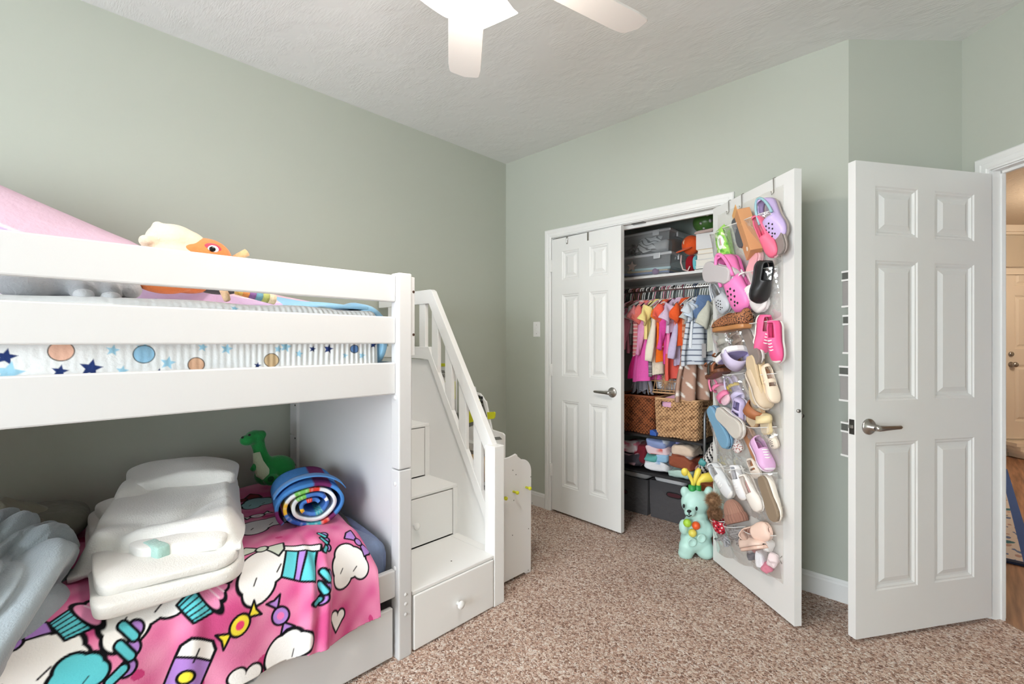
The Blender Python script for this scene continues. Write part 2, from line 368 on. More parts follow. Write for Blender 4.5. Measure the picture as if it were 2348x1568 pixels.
# ------------------------------------------------------------------ doors
def six_panel(W, H, th, M, panels=(True, True), us=None):
    """slab in local x (width) y (0 front .. th back) z (height) with raised panels pressed into the faces"""
    mb = MB(); bm = mb.bm; st = 0.103; mid = 0.095; pw = (W - 2 * st - mid) / 2
    uc = [0, st, st + pw, st + pw + mid, W - st, W]; vc = [0, 0.192, 0.825, 1.003, 1.603, 1.708, 1.92, H]
    for side in (0, 1):
        y0 = 0 if side == 0 else th; sg = 1 if side == 0 else -1
        if not panels[side]:
            mb.face([M @ V(p) for p in ((0, y0, 0), (W, y0, 0), (W, y0, H), (0, y0, H))]); continue
        for i in range(5):
            for j in range(7):
                x0, x1, z0, z1 = uc[i], uc[i + 1], vc[j], vc[j + 1]
                if i in (1, 3) and j in (1, 3, 5):
                    pr = None
                    for ins, d in ((0, 0), (0.006, 0.004), (0.012, 0.004), (0.02, 0.011), (0.03, 0.011), (0.05, 0.003), (0.052, 0.003)):
                        r = [bm.verts.new(M @ V(p)) for p in ((x0 + ins, y0 + sg * d, z0 + ins), (x1 - ins, y0 + sg * d, z0 + ins), (x1 - ins, y0 + sg * d, z1 - ins), (x0 + ins, y0 + sg * d, z1 - ins))]
                        if pr:
                            for q in range(4): bm.faces.new((pr[q], pr[(q + 1) % 4], r[(q + 1) % 4], r[q]))
                        pr = r
                    bm.faces.new(pr)
                else: mb.face([M @ V(p) for p in ((x0, y0, z0), (x1, y0, z0), (x1, y0, z1), (x0, y0, z1))])
    for q in (((0, 0, 0), (0, th, 0), (0, th, H), (0, 0, H)), ((W, 0, 0), (W, th, 0), (W, th, H), (W, 0, H)), ((0, 0, 0), (W, 0, 0), (W, th, 0), (0, th, 0)), ((0, 0, H), (W, 0, H), (W, th, H), (0, th, H))):
        mb.face([M @ V(p) for p in q])
    bmesh.ops.remove_doubles(bm, verts=bm.verts, dist=0.0002)
    return mb
def lever_set(parent, M, flip=1):
    """rosette + lever, local: z out of the door, x towards the lever's tip"""
    mb = MB(); mb.lathe([(0.034, 0), (0.034, 0.004), (0.031, 0.008), (0.015, 0.012), (0.013, 0.045), (0.0, 0.046)], 28, M); h = out('handle', mb, M_steel, parent, smooth=True, label='satin nickel lever handle')
    mb = MB(); rings = []
    for t, w, hh, z in ((-0.016, 0.010, 0.010, 0.048), (0.0, 0.013, 0.011, 0.050), (0.03, 0.011, 0.008, 0.050), (0.075, 0.009, 0.006, 0.048), (0.115, 0.008, 0.005, 0.046), (0.122, 0.004, 0.003, 0.046)):
        rings.append([M @ V((t * flip, w * math.sin(2 * PI * q / 12), z + hh * math.cos(2 * PI * q / 12))) for q in range(12)])
    mb.loft(rings); out('lever', mb, M_steel, h, smooth=True)
DH = 2.02
# closet leaf, left, nearly shut
hL = V((0.497, -0.012, 0.016)); aL = math.atan2(-0.043, 0.615)
ML = Matrix.Translation(hL) @ Matrix.Rotation(aL, 4, 'Z')
d1 = struct('door_1', six_panel(0.618, DH, 0.035, ML), M_door)
lever_set(d1, ML @ mframe((0.55, 0, 0.918), (-1, 0, 0), (0, 0, 1), (0, -1, 0)))
for z in (0.25, 1.0, 1.78):
    mb = MB(); mb.cyl(ML @ V((-0.006, -0.008, z)), ML @ V((-0.006, -0.008, z + 0.09)), 0.006, 10); mb.bx(-0.014, 0.004, -0.004, 0.002, z, z + 0.09, ML); out('hinge', mb, M_trim, d1)
# closet leaf, right, thrown wide open: inner face turned to the room
A_R = V((1.695, -0.02, 0)); B_R = V((2.203, -0.425, 0)); U_R = (B_R - A_R).normalized(); N_R = V((U_R.y, -U_R.x, 0)); WR = (B_R - A_R).length
MR = mframe(A_R + V((0, 0, 0.016)), U_R, -N_R, (0, 0, 1))            # local x hinge -> free edge, y away from the room
d2 = struct('door_2', six_panel(WR, DH, 0.035, MR, (False, True)), M_door)
lever_set(d2, MR @ mframe((WR - 0.07, 0.035, 0.918), (-1, 0, 0), (0, 0, -1), (0, 1, 0)))
for z in (0.25, 1.0, 1.78):
    mb = MB(); mb.cyl(MR @ V((-0.004, 0.04, z)), MR @ V((-0.004, 0.04, z + 0.09)), 0.006, 10); out('hinge', mb, M_steel, d2)
mb = MB(); mb.cyl(MR @ V((WR, 0.0175, 0.95)), MR @ V((WR + 0.008, 0.0175, 0.95)), 0.008, 10); out('latch', mb, M_steel, d2, smooth=True)
# entry door, open into the room
A_E = V((2.414, -0.351, 0)); B_E = V((2.833, 0.28, 0)); U_E = (B_E - A_E).normalized(); N_E = V((U_E.y, -U_E.x, 0)); WE = (B_E - A_E).length
ME = mframe(A_E + V((0, 0, 0.016)), U_E, -N_E, (0, 0, 1))
d3 = struct('door_3', six_panel(WE, DH, 0.035, ME), M_door)
lever_set(d3, ME @ mframe((0.066, 0, 0.895), (1, 0, 0), (0, 0, 1), (0, -1, 0)))
lever_set(d3, ME @ mframe((0.066, 0.035, 0.895), (1, 0, 0), (0, 0, -1), (0, 1, 0)))
mb = MB(); mb.bx(-0.0015, 0.001, 0.006, 0.029, 0.862, 0.925, ME); lp = out('latch_plate', mb, mat('dull_steel', (110, 108, 105), 0.35, 1.0), d3, label='dark steel latch plate')
mb = MB(); mb.prism([(-0.008, -0.009), (0.008, -0.009), (0.008, 0.009), (-0.008, 0.009)], 0, 0.009, ME @ mframe((-0.001, 0.0175, 0.895), (0, 0, 1), (0, 1, 0), (-1, 0, 0))); out('latch_bolt', mb, M_steel, lp, bevel=0.003)
for z in (0.2, 1.0, 1.8):
    mb = MB(); mb.cyl(ME @ V((WE + 0.004, 0.04, z)), ME @ V((WE + 0.004, 0.04, z + 0.09)), 0.006, 10); out('hinge', mb, M_steel, d3)
# front door at the end of the hall
MF = mframe(fr(5.50, 5.30, 0.19), RGT, FWD, (0, 0, 1))
d4 = struct('door_4', six_panel(0.93, 1.83, 0.04, MF), M_cream)
for z, r in ((0.83, 0.03), (0.945, 0.027)):
    mb = MB(); mb.lathe([(r, 0), (r, 0.006), (r * 0.55, 0.012), (r * 0.5, 0.03), (r * 0.95, 0.04), (r, 0.055), (r * 0.7, 0.066), (0, 0.068)] if z < 0.9 else [(r, 0), (r, 0.012), (r * 0.8, 0.018), (0, 0.018)], 20, MF @ mframe((0.06, 0, z), (1, 0, 0), (0, 0, 1), (0, -1, 0)))
    out('door_knob' if z < 0.9 else 'deadbolt', mb, M_steel, d4, smooth=True)
# ------------------------------------------------------------------ casings, jambs, baseboards
def casing_poly(w=0.062, t=0.018): return [(0, 0), (0, t * 0.55), (0.008, t * 0.62), (0.012, t * 0.8), (0.030, t * 0.86), (0.036, t), (w - 0.006, t), (w, t * 0.75), (w, 0)]
def casing(name, M, x0, x1, z1, w=0.062, t=0.018):
    """mitred casing round an opening; local x along the wall, y into the room, z up; poly runs outwards from the opening"""
    mb = MB(); P = casing_poly(w, t)
    path = [((x0, 0), (-1, 0)), ((x0, z1), (-1, 1)), ((x1, z1), (1, 1)), ((x1, 0), (1, 0))]
    mb.loft([[M @ V((c[0] + d[0] * p[0], p[1], c[1] + d[1] * p[0])) for p in P] for c, d in path])
    return struct(name, mb, M_trim)
Mc = mframe((0, 0, 0), (1, 0, 0), (0, -1, 0), (0, 0, 1))
casing('trim_4', Mc, OX0 + 0.004, OX1 - 0.004, OZ - 0.004, 0.06)
Mj = Matrix.Identity(4)
mb = MB(); mb.bx(OX0 - 0.0, OX0 + 0.008, 0.001, T, 0, OZ); mb.bx(OX1 - 0.008, OX1, 0.001, T, 0, OZ); mb.bx(OX0, OX1, 0.001, T, OZ - 0.008, OZ); mb.bx(OX0, OX1, 0.045, 0.065, OZ - 0.03, OZ - 0.008); jc = struct('trim_5', mb, M_trim)
mb = MB(); p = onY(1465, 512, 0.03); mb.bx(p.x - 0.045, p.x + 0.045, 0.008, 0.042, OZ - 0.0125, OZ - 0.0078); out('ball_catch', mb, mat('dull_steel'), jc, bevel=0.001)
Me = mframe(W3(0), (s2, -s2, 0), (-s2, -s2, 0), (0, 0, 1))
casing('trim_6', Me, ES0 + 0.004, ES1 - 0.004, EZ - 0.004, 0.064)
Mo = mframe(W3(0, TE), (s2, -s2, 0), (s2, s2, 0), (0, 0, 1))
casing('trim_7', Mo, ES0 + 0.004, ES1 - 0.004, EZ - 0.004, 0.064)
mb = MB()
mb.bx(ES0, ES0 + 0.01, 0.001, TE, -0.02, EZ, Mw); mb.bx(ES1 - 0.01, ES1, 0.001, TE, -0.02, EZ, Mw); mb.bx(ES0, ES1, 0.001, TE, EZ - 0.01, EZ, Mw)
mb.bx(ES0 + 0.01, ES0 + 0.016, 0.038, 0.055, -0.02, EZ - 0.01, Mw); mb.bx(ES1 - 0.022, ES1 - 0.01, 0.038, 0.055, -0.02, EZ - 0.01, Mw); mb.bx(ES0 + 0.01, ES1 - 0.01, 0.038, 0.055, EZ - 0.022, EZ - 0.01, Mw); struct('trim_8', mb, M_trim)
def baseboard(name, a, c, n):
    a, c, n = V(a), V(c), V(n); P = [(0, 0), (0.013, 0), (0.013, 0.082), (0.009, 0.09), (0.009, 0.096), (0.004, 0.106), (0, 0.106)]
    mb = MB(); mb.loft([[q + n * p[0] + V((0, 0, p[1])) for p in P] for q in (a, c)]); return struct(name, mb, M_trim)
baseboard('baseboard_left', (0, -5.6, 0), (0, 0, 0), (1, 0, 0))
baseboard('baseboard_closet_left', (0.013, 0, 0), (OX0 - 0.058, 0, 0), (0, -1, 0))
baseboard('baseboard_closet_right', (OX1 + 0.058, 0, 0), (CX1 + 0.005, 0, 0), (0, -1, 0))
baseboard('baseboard_diagonal', (CX1, 0, 0), (DX, DY, 0), (s2, -s2, 0))
baseboard('baseboard_right', (pe.x, -5.6, 0), (pe.x, pe.y, 0), (-1, 0, 0))
# switch plate
t = thing('light_switch', 'white toggle switch plate on the green wall beside the closet casing', 'light switch', (0.34, 0, 1.31))
mb = MB(); mb.bx(0.305, 0.374, -0.006, 0, 1.31, 1.427); out('plate', mb, M_trim, t, bevel=0.003)
mb = MB(); mb.bx(0.3355, 0.3435, -0.016, -0.005, 1.362, 1.38, Matrix.Identity(4)); out('toggle', mb, M_trim, t, bevel=0.002)
for z in (1.335, 1.402):
    mb = MB(); mb.cyl((0.3395, -0.007, z), (0.3395, -0.0055, z), 0.003, 10); out('screw', mb, M_steel, t)
# ------------------------------------------------------------------ daylight, hall fill, camera
wld = bpy.data.worlds.new('World'); SC.world = wld; wld.use_nodes = True
wld.node_tree.nodes['Background'].inputs['Color'].default_value = (0.75, 0.87, 1, 1); wld.node_tree.nodes['Background'].inputs['Strength'].default_value = 1.0
def area(name, loc, rot, sx, sy, e, col):
    l = bpy.data.lights.new(name, 'AREA'); l.shape = 'RECTANGLE'; l.size = sx; l.size_y = sy; l.energy = e; l.color = col
    o = bpy.data.objects.new(name, l); o.location = loc; o.rotation_euler = rot; COL.objects.link(o); return o
def point(name, loc, e, col, r=0.05):
    l = bpy.data.lights.new(name, 'POINT'); l.energy = e; l.color = col; l.shadow_soft_size = r
    o = bpy.data.objects.new(name, l); o.location = loc; COL.objects.link(o); return o
area('daylight', ((WX0 + WX1) / 2, yb - 0.16, (WZ0 + WZ1) / 2), (PI / 2, 0, 0), WX1 - WX0, WZ1 - WZ0, 178, (0.88, 0.95, 1.0))
hc = fr(5.0, 3.6, 2.3); point('hall_fill', hc, 62, (1.0, 0.85, 0.68), 0.12)  # added warm fill light, no fixture in view, brightens the hall
cd = bpy.data.cameras.new('Camera'); cd.sensor_width = 36; cd.lens = 36 * FPX / 2348; cd.clip_start = 0.02
co = bpy.data.objects.new('Camera', cd); COL.objects.link(co); co.location = CAM; co.rotation_euler = (PI / 2, 0, YAW); SC.camera = co
SC.cycles.diffuse_bounces = 6; SC.cycles.max_bounces = 10; SC.cycles.glossy_bounces = 3; SC.cycles.transparent_max_bounces = 14; SC.cycles.adaptive_threshold = 0.08; SC.cycles.use_light_tree = False
SC.view_settings.view_transform = 'Standard'; SC.view_settings.look = 'None'; SC.view_settings.exposure = 0.2; SC.view_settings.gamma = 1.0
# ================================================================== CEILING FAN
M_fan = mat('fan_blade_white', (226, 222, 218), 0.5)
FC = V((1.718, -1.898, 0)); FZ = 2.425
t = thing('ceiling_fan', 'white ceiling fan with lit frosted bell shades hanging from the textured ceiling', 'ceiling fan', (FC.x, FC.y, 2.16))
mb = MB(); Mf = Matrix.Translation(FC)
mb.lathe([(0.0, 2.74), (0.075, 2.74), (0.07, 2.70), (0.03, 2.68), (0.016, 2.67), (0.016, 2.56), (0.05, 2.55), (0.105, 2.53), (0.115, 2.48), (0.11, 2.44), (0.07, 2.43), (0.06, 2.41), (0.065, 2.385), (0.04, 2.36), (0, 2.358)], 32, Mf); out('motor', mb, M_bed, t, smooth=True)
tips = [math.radians(140.5 + 72 * k) for k in range(5)]; tips[4] = math.radians(76.5)

for a in tips:
    Mb = Mf @ Matrix.Rotation(a, 4, 'Z') @ Matrix.Translation((0, 0, FZ)) @ Matrix.Rotation(math.radians(9), 4, 'X')
    w = 0.068; P = [(0.17, -0.05), (0.24, -w * 0.93), (0.63, -w), (0.678, -w * 0.93), (0.688, -w * 0.8), (0.702, 0), (0.688, w * 0.8), (0.678, w * 0.93), (0.63, w), (0.24, w * 0.93), (0.17, 0.05)]
    mb = MB(); mb.prism(P, -0.004, 0.004, Mb); bl = out('blade', mb, M_fan, t, bevel=0.0015)
    mb = MB(); mb.prism([(0.08, -0.018), (0.16, -0.02), (0.26, -0.035), (0.26, 0.035), (0.16, 0.02), (0.08, 0.018)], -0.010, -0.004, Mb); out('blade_iron', mb, M_bed, bl, bevel=0.001)
M_shade = mat('lit_frosted_glass', (255, 250, 242), 0.4, emit=((255, 240, 220), 4.0))
for k in range(3):
    a = math.radians((100, 190, -55)[k]); d = V((math.cos(a), math.sin(a), 0)); p0 = FC + d * 0.05 + V((0, 0, 2.39)); p1 = FC + d * 0.085 + V((0, 0, 2.36 if k == 0 else 2.385))
    mb = MB(); mb.tube([p0, p0 + d * 0.03 + V((0, 0, 0.0)), p1], 0.012, 10); arm = out('lamp_arm', mb, M_bed, t, smooth=True)
    ax = (d * 0.62 + V((0, 0, -0.78))).normalized(); Ms = frame_to(ax).to_4x4(); Ms.translation = p1
    mb = MB(); mb.lathe([(0.022, 0), (0.03, 0.01), (0.036, 0.03), (0.042, 0.06), (0.054, 0.09), (0.064, 0.105), (0.0625, 0.107), (0.052, 0.09), (0.038, 0.06), (0.03, 0.02)], 28, Ms, cap=False); out('shade', mb, M_shade, arm, smooth=True, label='glowing frosted glass bell shade')
    mb = MB(); mb.ell(p1 + ax * 0.06, (0.022, 0.022, 0.03), frame_to(ax)); out('bulb', mb, mat('lit_bulb', (255, 245, 230), 0.4, emit=((255, 236, 210), 5)), arm, smooth=True)
    point('fan_lamp', p1 + ax * 0.125, 6.0, (1.0, 0.92, 0.84), 0.05)
    sl = bpy.data.lights.new('fan_beam', 'SPOT'); sl.energy = 10.5; sl.color = (1.0, 0.92, 0.84); sl.spot_size = math.radians(165); sl.spot_blend = 0.5; sl.shadow_soft_size = 0.05
    so = bpy.data.objects.new('fan_beam', sl); COL.objects.link(so); so.location = p1 + ax * 0.125; so.rotation_euler = V((d.x * 0.25, d.y * 0.25, -1)).to_track_quat('-Z', 'Y').to_euler()
# ================================================================== BUNK BED
XF = 1.10            # front face of the rails
YE = -1.751          # where the rails meet the front post
YL = -3.76           # far (unseen) end of the bed
bed = thing('bunk_bed', 'white wooden bunk bed with three wide guard rails along the green wall', 'bunk bed', (0.56, -2.75, 0))
def board(name, x0, x1, y0, y1, z0, z1, par, m=None, bv=0.003, **k):
    mb = MB(); mb.bx(x0, x1, y0, y1, z0, z1); return out(name, mb, m or M_bed, par, bevel=bv, **k)
for z0, z1 in ((1.430, 1.538), (1.263, 1.371), (1.061, 1.188)): board('guard_rail', XF - 0.026, XF, YL + 0.06, YE + 0.004, z0, z1, bed, bv=0.005)
board('side_rail', XF - 0.026, XF, YL + 0.06, YE + 0.004, 0.247, 0.356, bed, bv=0.005)
for y0, y1 in ((-1.747, -1.686), (YL, YL + 0.06)):
    for z0, z1, n in ((0, 0.757, 0), (0.760, 1.547, 1)):
        po = board('post', 1.066, 1.124, y0, y1, z0, z1, bed, bv=0.005)
        if y0 > -2:
            for z in ((0.155, 0.197, 0.235) if n == 0 else ()):
                mb = MB(); c = onX(931, 784, 1.124); mb.ell((1.124, -1.716, z + 0.02), (0.004, 0.007, 0.007)); out('bolt_cap', mb, M_bed, po, smooth=True)
            for z in ((0.36, 0.70) if n == 0 else (1.045,)):
                mb = MB(); mb.ell((1.095, -1.747, z), (0.010, 0.005, 0.010)); out('bolt_cap', mb, M_bed, po, smooth=True)
        board('post', 0.035, 0.09, y0, y1, z0, min(z1, 1.40), bed, bv=0.005)
for z in (0.70, 0.83):
    pass
board('end_panel', 0.088, 1.068, -1.732, -1.700, 0.20, 1.06, bed, bv=0.002)
board('end_strip', 0.09, 0.125, -1.747, -1.731, 0.20, 1.06, bed, bv=0.002)
for z in (0.60, 0.745, 0.925):
    mb = MB(); mb.cyl((0.108, -1.7485, z), (0.108, -1.746, z), 0.005, 10); out('screw_hole', mb, M_dark, bed)
board('end_panel', 0.088, 1.068, YL + 0.012, YL + 0.044, 0.20, 1.40, bed, bv=0.002)
board('end_rail', 0.088, 1.068, -1.732, -1.700, 1.06, 1.19, bed); board('end_rail', 0.088, 0.42, -1.732, -1.700, 1.19, 1.40, bed)
board('wall_rail', 0.035, 0.06, YL + 0.06, -1.747, 1.06, 1.36, bed); board('wall_rail', 0.035, 0.06, YL + 0.06, -1.747, 0.22, 0.36, bed)
# strip beside the post where the staircase is bolted on
st = board('stair_cleat', 1.07, 1.118, -1.686, -1.668, 1.215, 1.535, bed, bv=0.002)
for z in (1.475, 1.30):
    mb = MB(); mb.cyl((1.117, -1.6745, z), (1.1195, -1.6745, z), 0.0055, 12); out('screw_hole', mb, mat('rusty_screw', (92, 70, 60), 0.5, 0.6), st)
board('deck', 0.06, XF - 0.026, YL + 0.06, -1.74, 1.10, 1.12, bed); board('deck', 0.06, XF - 0.026, YL + 0.06, -1.74, 0.27, 0.29, bed)
# trundle drawer under the lower bunk, with a scooped hand grip
dr = thing('trundle_drawer', 'long white trundle drawer with scooped hand grip under the lower bunk', 'drawer', (0.6, -2.75, 0.0))
mb = MB(); q0 = onX(603, 1532, XF + 0.004); cut = q0.y
P = [(YL + 0.075, 0.014), (-1.760, 0.014), (-1.760, 0.209), (cut + 0.012, 0.209), (cut, 0.205), (cut - 0.012, 0.190), (cut - 0.025, 0.181), (cut - 0.20, 0.181), (cut - 0.213, 0.190), (cut - 0.225, 0.205), (cut - 0.237, 0.209), (YL + 0.075, 0.209)]
mb.prism(P, XF - 0.022, XF + 0.002, mframe((0, 0, 0), (0, 1, 0), (0, 0, 1), (1, 0, 0))); out('drawer_front', mb, M_bed, dr, bevel=0.004)
mb = MB(); mb.bx(0.1, XF - 0.022, YL + 0.1, -1.80, 0.05, 0.06); mb.bx(0.1, 0.112, YL + 0.1, -1.80, 0.06, 0.17); mb.bx(0.1, XF - 0.022, -1.812, -1.80, 0.06, 0.17); mb.bx(0.1, XF - 0.022, YL + 0.1, YL + 0.112, 0.06, 0.17); out('drawer_box', mb, M_bed, dr)
for x in (0.2, 0.95):
    for y in (-1.9, -3.5):
        mb = MB(); mb.cyl((x, y - 0.01, 0.025), (x, y + 0.01, 0.025), 0.025, 16); out('caster', mb, M_black, dr)
# ================================================================== STORAGE STAIRCASE at the end of the bed
M_st = mat('white_stair_paint', (236, 236, 235), 0.42, bump=(60, 0.03), bdist=0.001)
sc_ = thing('storage_staircase', 'white staircase with drawers in its steps and a slatted handrail beside the bunk bed', 'staircase', (0.6, -1.42, 0))
YS0, YS1 = -1.679, -1.166
steps = [(1.118, 0.25), (0.785, 0.512), (0.535, 0.806), (0.29, 1.08)]
for i, (x, z) in enumerate(steps):
    xb = steps[i + 1][0] if i < 3 else 0.03
    board('tread', xb - 0.004, x, YS0, YS1 if i else -1.215, z - 0.016, z, sc_, M_st, 0.003)
    if i == 0: board('tread', xb - 0.004, 1.05, -1.215, YS1, z - 0.016, z, sc_, M_st, 0.001)
    zb = steps[i - 1][1] if i else 0.0
    if i == 0:
        mb = MB(); mb.bx(x - 0.016, x + 0.004, YS0 + 0.004, -1.222, 0.006, z - 0.018); d = out('drawer', mb, M_st, sc_, bevel=0.006, bseg=3)
        kp = onX(1054, 1385, 1.135); ky, kz = kp.y, kp.z
        board('riser', x - 0.03, x - 0.017, YS0, YS1, 0.0, z - 0.016, sc_, M_st, 0)
    elif i < 3:
        yr = YS1 - 0.033
        mb = MB(); mb.bx(x - 0.012, x, yr + 0.004, YS1, zb, z - 0.016); out('stile', mb, M_st, sc_)
        board('riser', x - 0.03, x - 0.018, YS0, YS1, zb, z - 0.016, sc_, M_dark if 0 else M_st, 0)
        mb = MB(); mb.bx(x - 0.016, x - 0.001, YS0 + 0.004, yr, zb + 0.006, z - 0.022); d = out('drawer', mb, M_st, sc_, bevel=0.002)
        ky = -1.44 if i == 1 else -1.45; kz = (zb + z) / 2 - 0.015
        x = x - 0.005
    else:
        board('riser', x - 0.02, x, YS0, YS1, zb, z - 0.016, sc_, M_st, 0); continue
    mb = MB(); mb.lathe([(0.0085, 0), (0.0085, 0.012), (0.017, 0.02), (0.018, 0.026), (0.014, 0.031), (0, 0.032)], 24, mframe((x + 0.004, ky, kz), (0, 1, 0), (0, 0, 1), (1, 0, 0))); out('knob', mb, M_st, d, smooth=True)
mb = MB(); p = onZ(1035, 1286, 0.2505); mb.cyl((p.x, p.y, 0.2495), (p.x, p.y, 0.2508), 0.0035, 10); out('screw_hole', mb, M_dark, sc_)
# side panels: a flat board under the slanted string
def side(y0, y1, name, pts): 
    mb = MB(); mb.prism(pts, y0, y1, mframe((0, 0, 0), (1, 0, 0), (0, 0, 1), (0, 1, 0)) if 0 else Matrix(((1, 0, 0, 0), (0, 0, 1, 0), (0, 1, 0, 0), (0, 0, 0, 1)))); return out(name, mb, M_st, sc_, bevel=0.002)
side(YS1, YS1 + 0.018, 'side_panel', [(0.03, 0), (1.05, 0), (1.05, 0.36), (0.56, 1.17), (0.03, 1.17)])
side(YS0 - 0.0, YS0 + 0.012, 'side_panel', [(0.03, 0), (1.085, 0), (1.085, 0.234), (0.755, 0.234), (0.755, 0.496), (0.505, 0.496), (0.505, 0.79), (0.26, 0.79), (0.26, 1.06), (0.03, 1.06)])
YR0, YR1 = -1.192, -1.158
side(YR0 + 0.004, YR1 - 0.004, 'string', [(0.03, 1.175), (0.475, 1.175), (0.553, 1.170), (1.052, 0.335), (1.052, 0.425), (0.555, 1.243), (0.03, 1.243)])
side(YR0, YR1, 'handrail', [(0.03, 1.565), (0.575, 1.565), (0.592, 1.555), (1.09, 0.752), (1.09, 0.70), (1.045, 0.70), (0.562, 1.487), (0.03, 1.487)])
def top_z(x): return 1.50 if x < 0.56 else 1.50 - (x - 0.56) * 1.62
def bot_z(x): return 1.22 if x < 0.555 else 1.235 - (x - 0.555) * 1.645
for px in (966, 995, 1026, 1058, 1092):
    x = onY(px, 900, YR0).x; w = 0.029
    side(YR0 + 0.006, YR1 - 0.006, 'baluster', [(x - w, bot_z(x - w) - 0.03), (x + w, bot_z(x + w) - 0.03), (x + w, top_z(x + w) + 0.03), (x - w, top_z(x - w) + 0.03)])
for x in (0.30, 0.16):
    side(YR0 + 0.006, YR1 - 0.006, 'baluster', [(x - 0.03, 1.22), (x + 0.03, 1.22), (x + 0.03, 1.5), (x - 0.03, 1.5)])
board('newel_post', 1.052, 1.122, -1.217, -1.150, 0, 0.768, sc_, M_st, 0.004)
# ================================================================== PLAY SHOP behind the staircase
M_toy = mat('toy_white_board', (236, 236, 236), 0.45); M_yel = plas((212, 214, 40)); M_grey = plas((120, 122, 120)); M_ink = mat('black_print', (25, 25, 25), 0.6)
toy = thing('toy_shop_stand', 'white toy shop stand with yellow pegs and signs behind the staircase', 'toy stand', (0.7, -0.93, 0))
arc = lambda cx, cz, r, a0, a1, n: [(cx + r * math.cos(a0 + (a1 - a0) * i / n), cz + r * math.sin(a0 + (a1 - a0) * i / n)) for i in range(n + 1)]
Mx = lambda x: mframe((x, 0, 0), (0, 1, 0), (0, 0, 1), (1, 0, 0))
prof = [(-1.10, 0.018), (-1.07, 0.018), (-1.055, 0.0), (-0.86, 0.018), (-0.845, 0.0), (-0.825, 0.0)]
prof = [(-1.13, 0.016), (-0.885, 0.016), (-0.872, 0.004), (-0.83, 0.0)] + arc(-0.905, 0.555, 0.078, 0.0, PI / 2, 10) + [(-0.925, 0.648), (-0.937, 0.656), (-0.94, 0.664), (-0.95, 0.672), (-0.965, 0.668), (-1.0, 0.662), (-1.13, 0.66)]
for x in (1.012, 0.56):
    mb = MB(); mb.prism(prof, -0.012, 0.0, Mx(x)); pnl = out('side_board', mb, M_toy, toy, bevel=0.002)
    if x > 1:
        for py_, pz_ in ((1158, 1142), (1184, 1129), (1213, 1119)):
            p = onX(py_, pz_, 1.035); mb = MB(); mb.lathe([(0.006, 0), (0.006, 0.022), (0.0095, 0.026), (0.0095, 0.034), (0.006, 0.038)], 16, mframe((1.012, p.y, p.z), (0, 1, 0), (0, 0, 1), (1, 0, 0))); out('peg', mb, M_yel, pnl, smooth=True, label='bright yellow peg')
        for a_, b_ in ((1176, 1078), (1183, 1088), (1217, 1093), (1178, 1147), (1220, 1153), (1175, 1227), (1212, 1212), (1174, 1327), (1211, 1307)):
            p = onX(a_, b_, 1.012); mb = MB(); mb.cyl((1.0115, p.y, p.z), (1.0128, p.y, p.z), 0.0032, 8); out('screw', mb, M_grey, pnl)
for z in (0.12, 0.36, 0.53):
    board('shelf', 0.56, 1.0, -1.13, -0.84, z, z + 0.012, toy, M_toy, 0.001)
board('back_board', 0.56, 1.0, -0.846, -0.836, 0.05, 0.56, toy, M_toy, 0.001)
board('counter', 0.05, 0.56, -1.13, -0.80, 0.60, 0.615, toy, M_toy, 0.002)
board('wood_tray', 0.62, 0.95, -1.12, -0.90, 0.545, 0.60, toy, mat('pale_wood', (214, 178, 130), 0.6), 0.003, label='pale wooden tray')
board('till_box', 0.60, 0.98, -1.115, -0.86, 0.39, 0.47, toy, M_grey, 0.004)
# upright signs on the stand, facing the stairs
ys = -0.85; MS = Matrix(((1, 0, 0, 0), (0, 0, 1, 0), (0, 1, 0, 0), (0, 0, 0, 1)))
def P2(*pp): return [(lambda p: (p.x, p.z))(onY(x, y, ys)) for x, y in pp]
mb = MB(); mb.prism(P2((1056, 1040), (1058, 900), (1062, 885), (1082, 884), (1088, 888), (1090, 899), (1100, 902), (1105, 908), (1110, 917), (1114, 921), (1127, 985), (1152, 993), (1156, 998), (1156, 1062), (1120, 1062)), ys, ys + 0.012, MS); sg = out('sign_board', mb, M_toy, toy, bevel=0.002)
mb = MB(); mb.prism(P2((1062, 985), (1066, 912), (1070, 906), (1100, 906), (1105, 911), (1117, 955), (1114, 962)), ys - 0.003, ys, MS); sgp = out('panel', mb, M_grey, sg, label='grey panel with yellow keys')
mb = MB(); mb.prism(P2((1063, 974), (1065, 944), (1109, 938), (1114, 957)), ys - 0.005, ys - 0.003, MS); mb.prism(P2((1088, 936), (1086, 912), (1100, 911), (1107, 935)), ys - 0.005, ys - 0.003, MS); out('key_pad', mb, M_yel, sgp, label='yellow key pad')
mb = MB(); ku = onY(1088, 936, ys); kv = onY(1104, 912, ys)
for i in range(4):
    for j in range(3):
        x = ku.x + 0.008 + i * 0.02; z = ku.z + 0.012 + j * 0.026; mb.bx(x, x + 0.013, ys - 0.007, ys - 0.005, z, z + 0.016)
out('keys', mb, M_ink, sgp)
mb = MB(); mb.prism(P2((1117, 945), (1133, 944), (1135, 947), (1134, 957), (1132, 960), (1119, 961)), ys - 0.002, ys + 0.006, MS); out('tag', mb, M_yel, sg, label='yellow tag at the side')
tx = lambda px, py, body, size, par: text('lettering', body, size, mframe(onY(px, py, ys - 0.0035), (1, 0, 0), (0, 0, 1), (0, -1, 0)), M_ink, par)
tx(1069, 893, 'FOODS', 0.034, sg)
mb = MB(); a = onY(1068, 981, ys); c = onY(1120, 969, ys); mb.bx(a.x, c.x, ys - 0.0015, ys, (a.z + c.z) / 2 - 0.003, (a.z + c.z) / 2 + 0.003); out('line', mb, M_ink, sg)
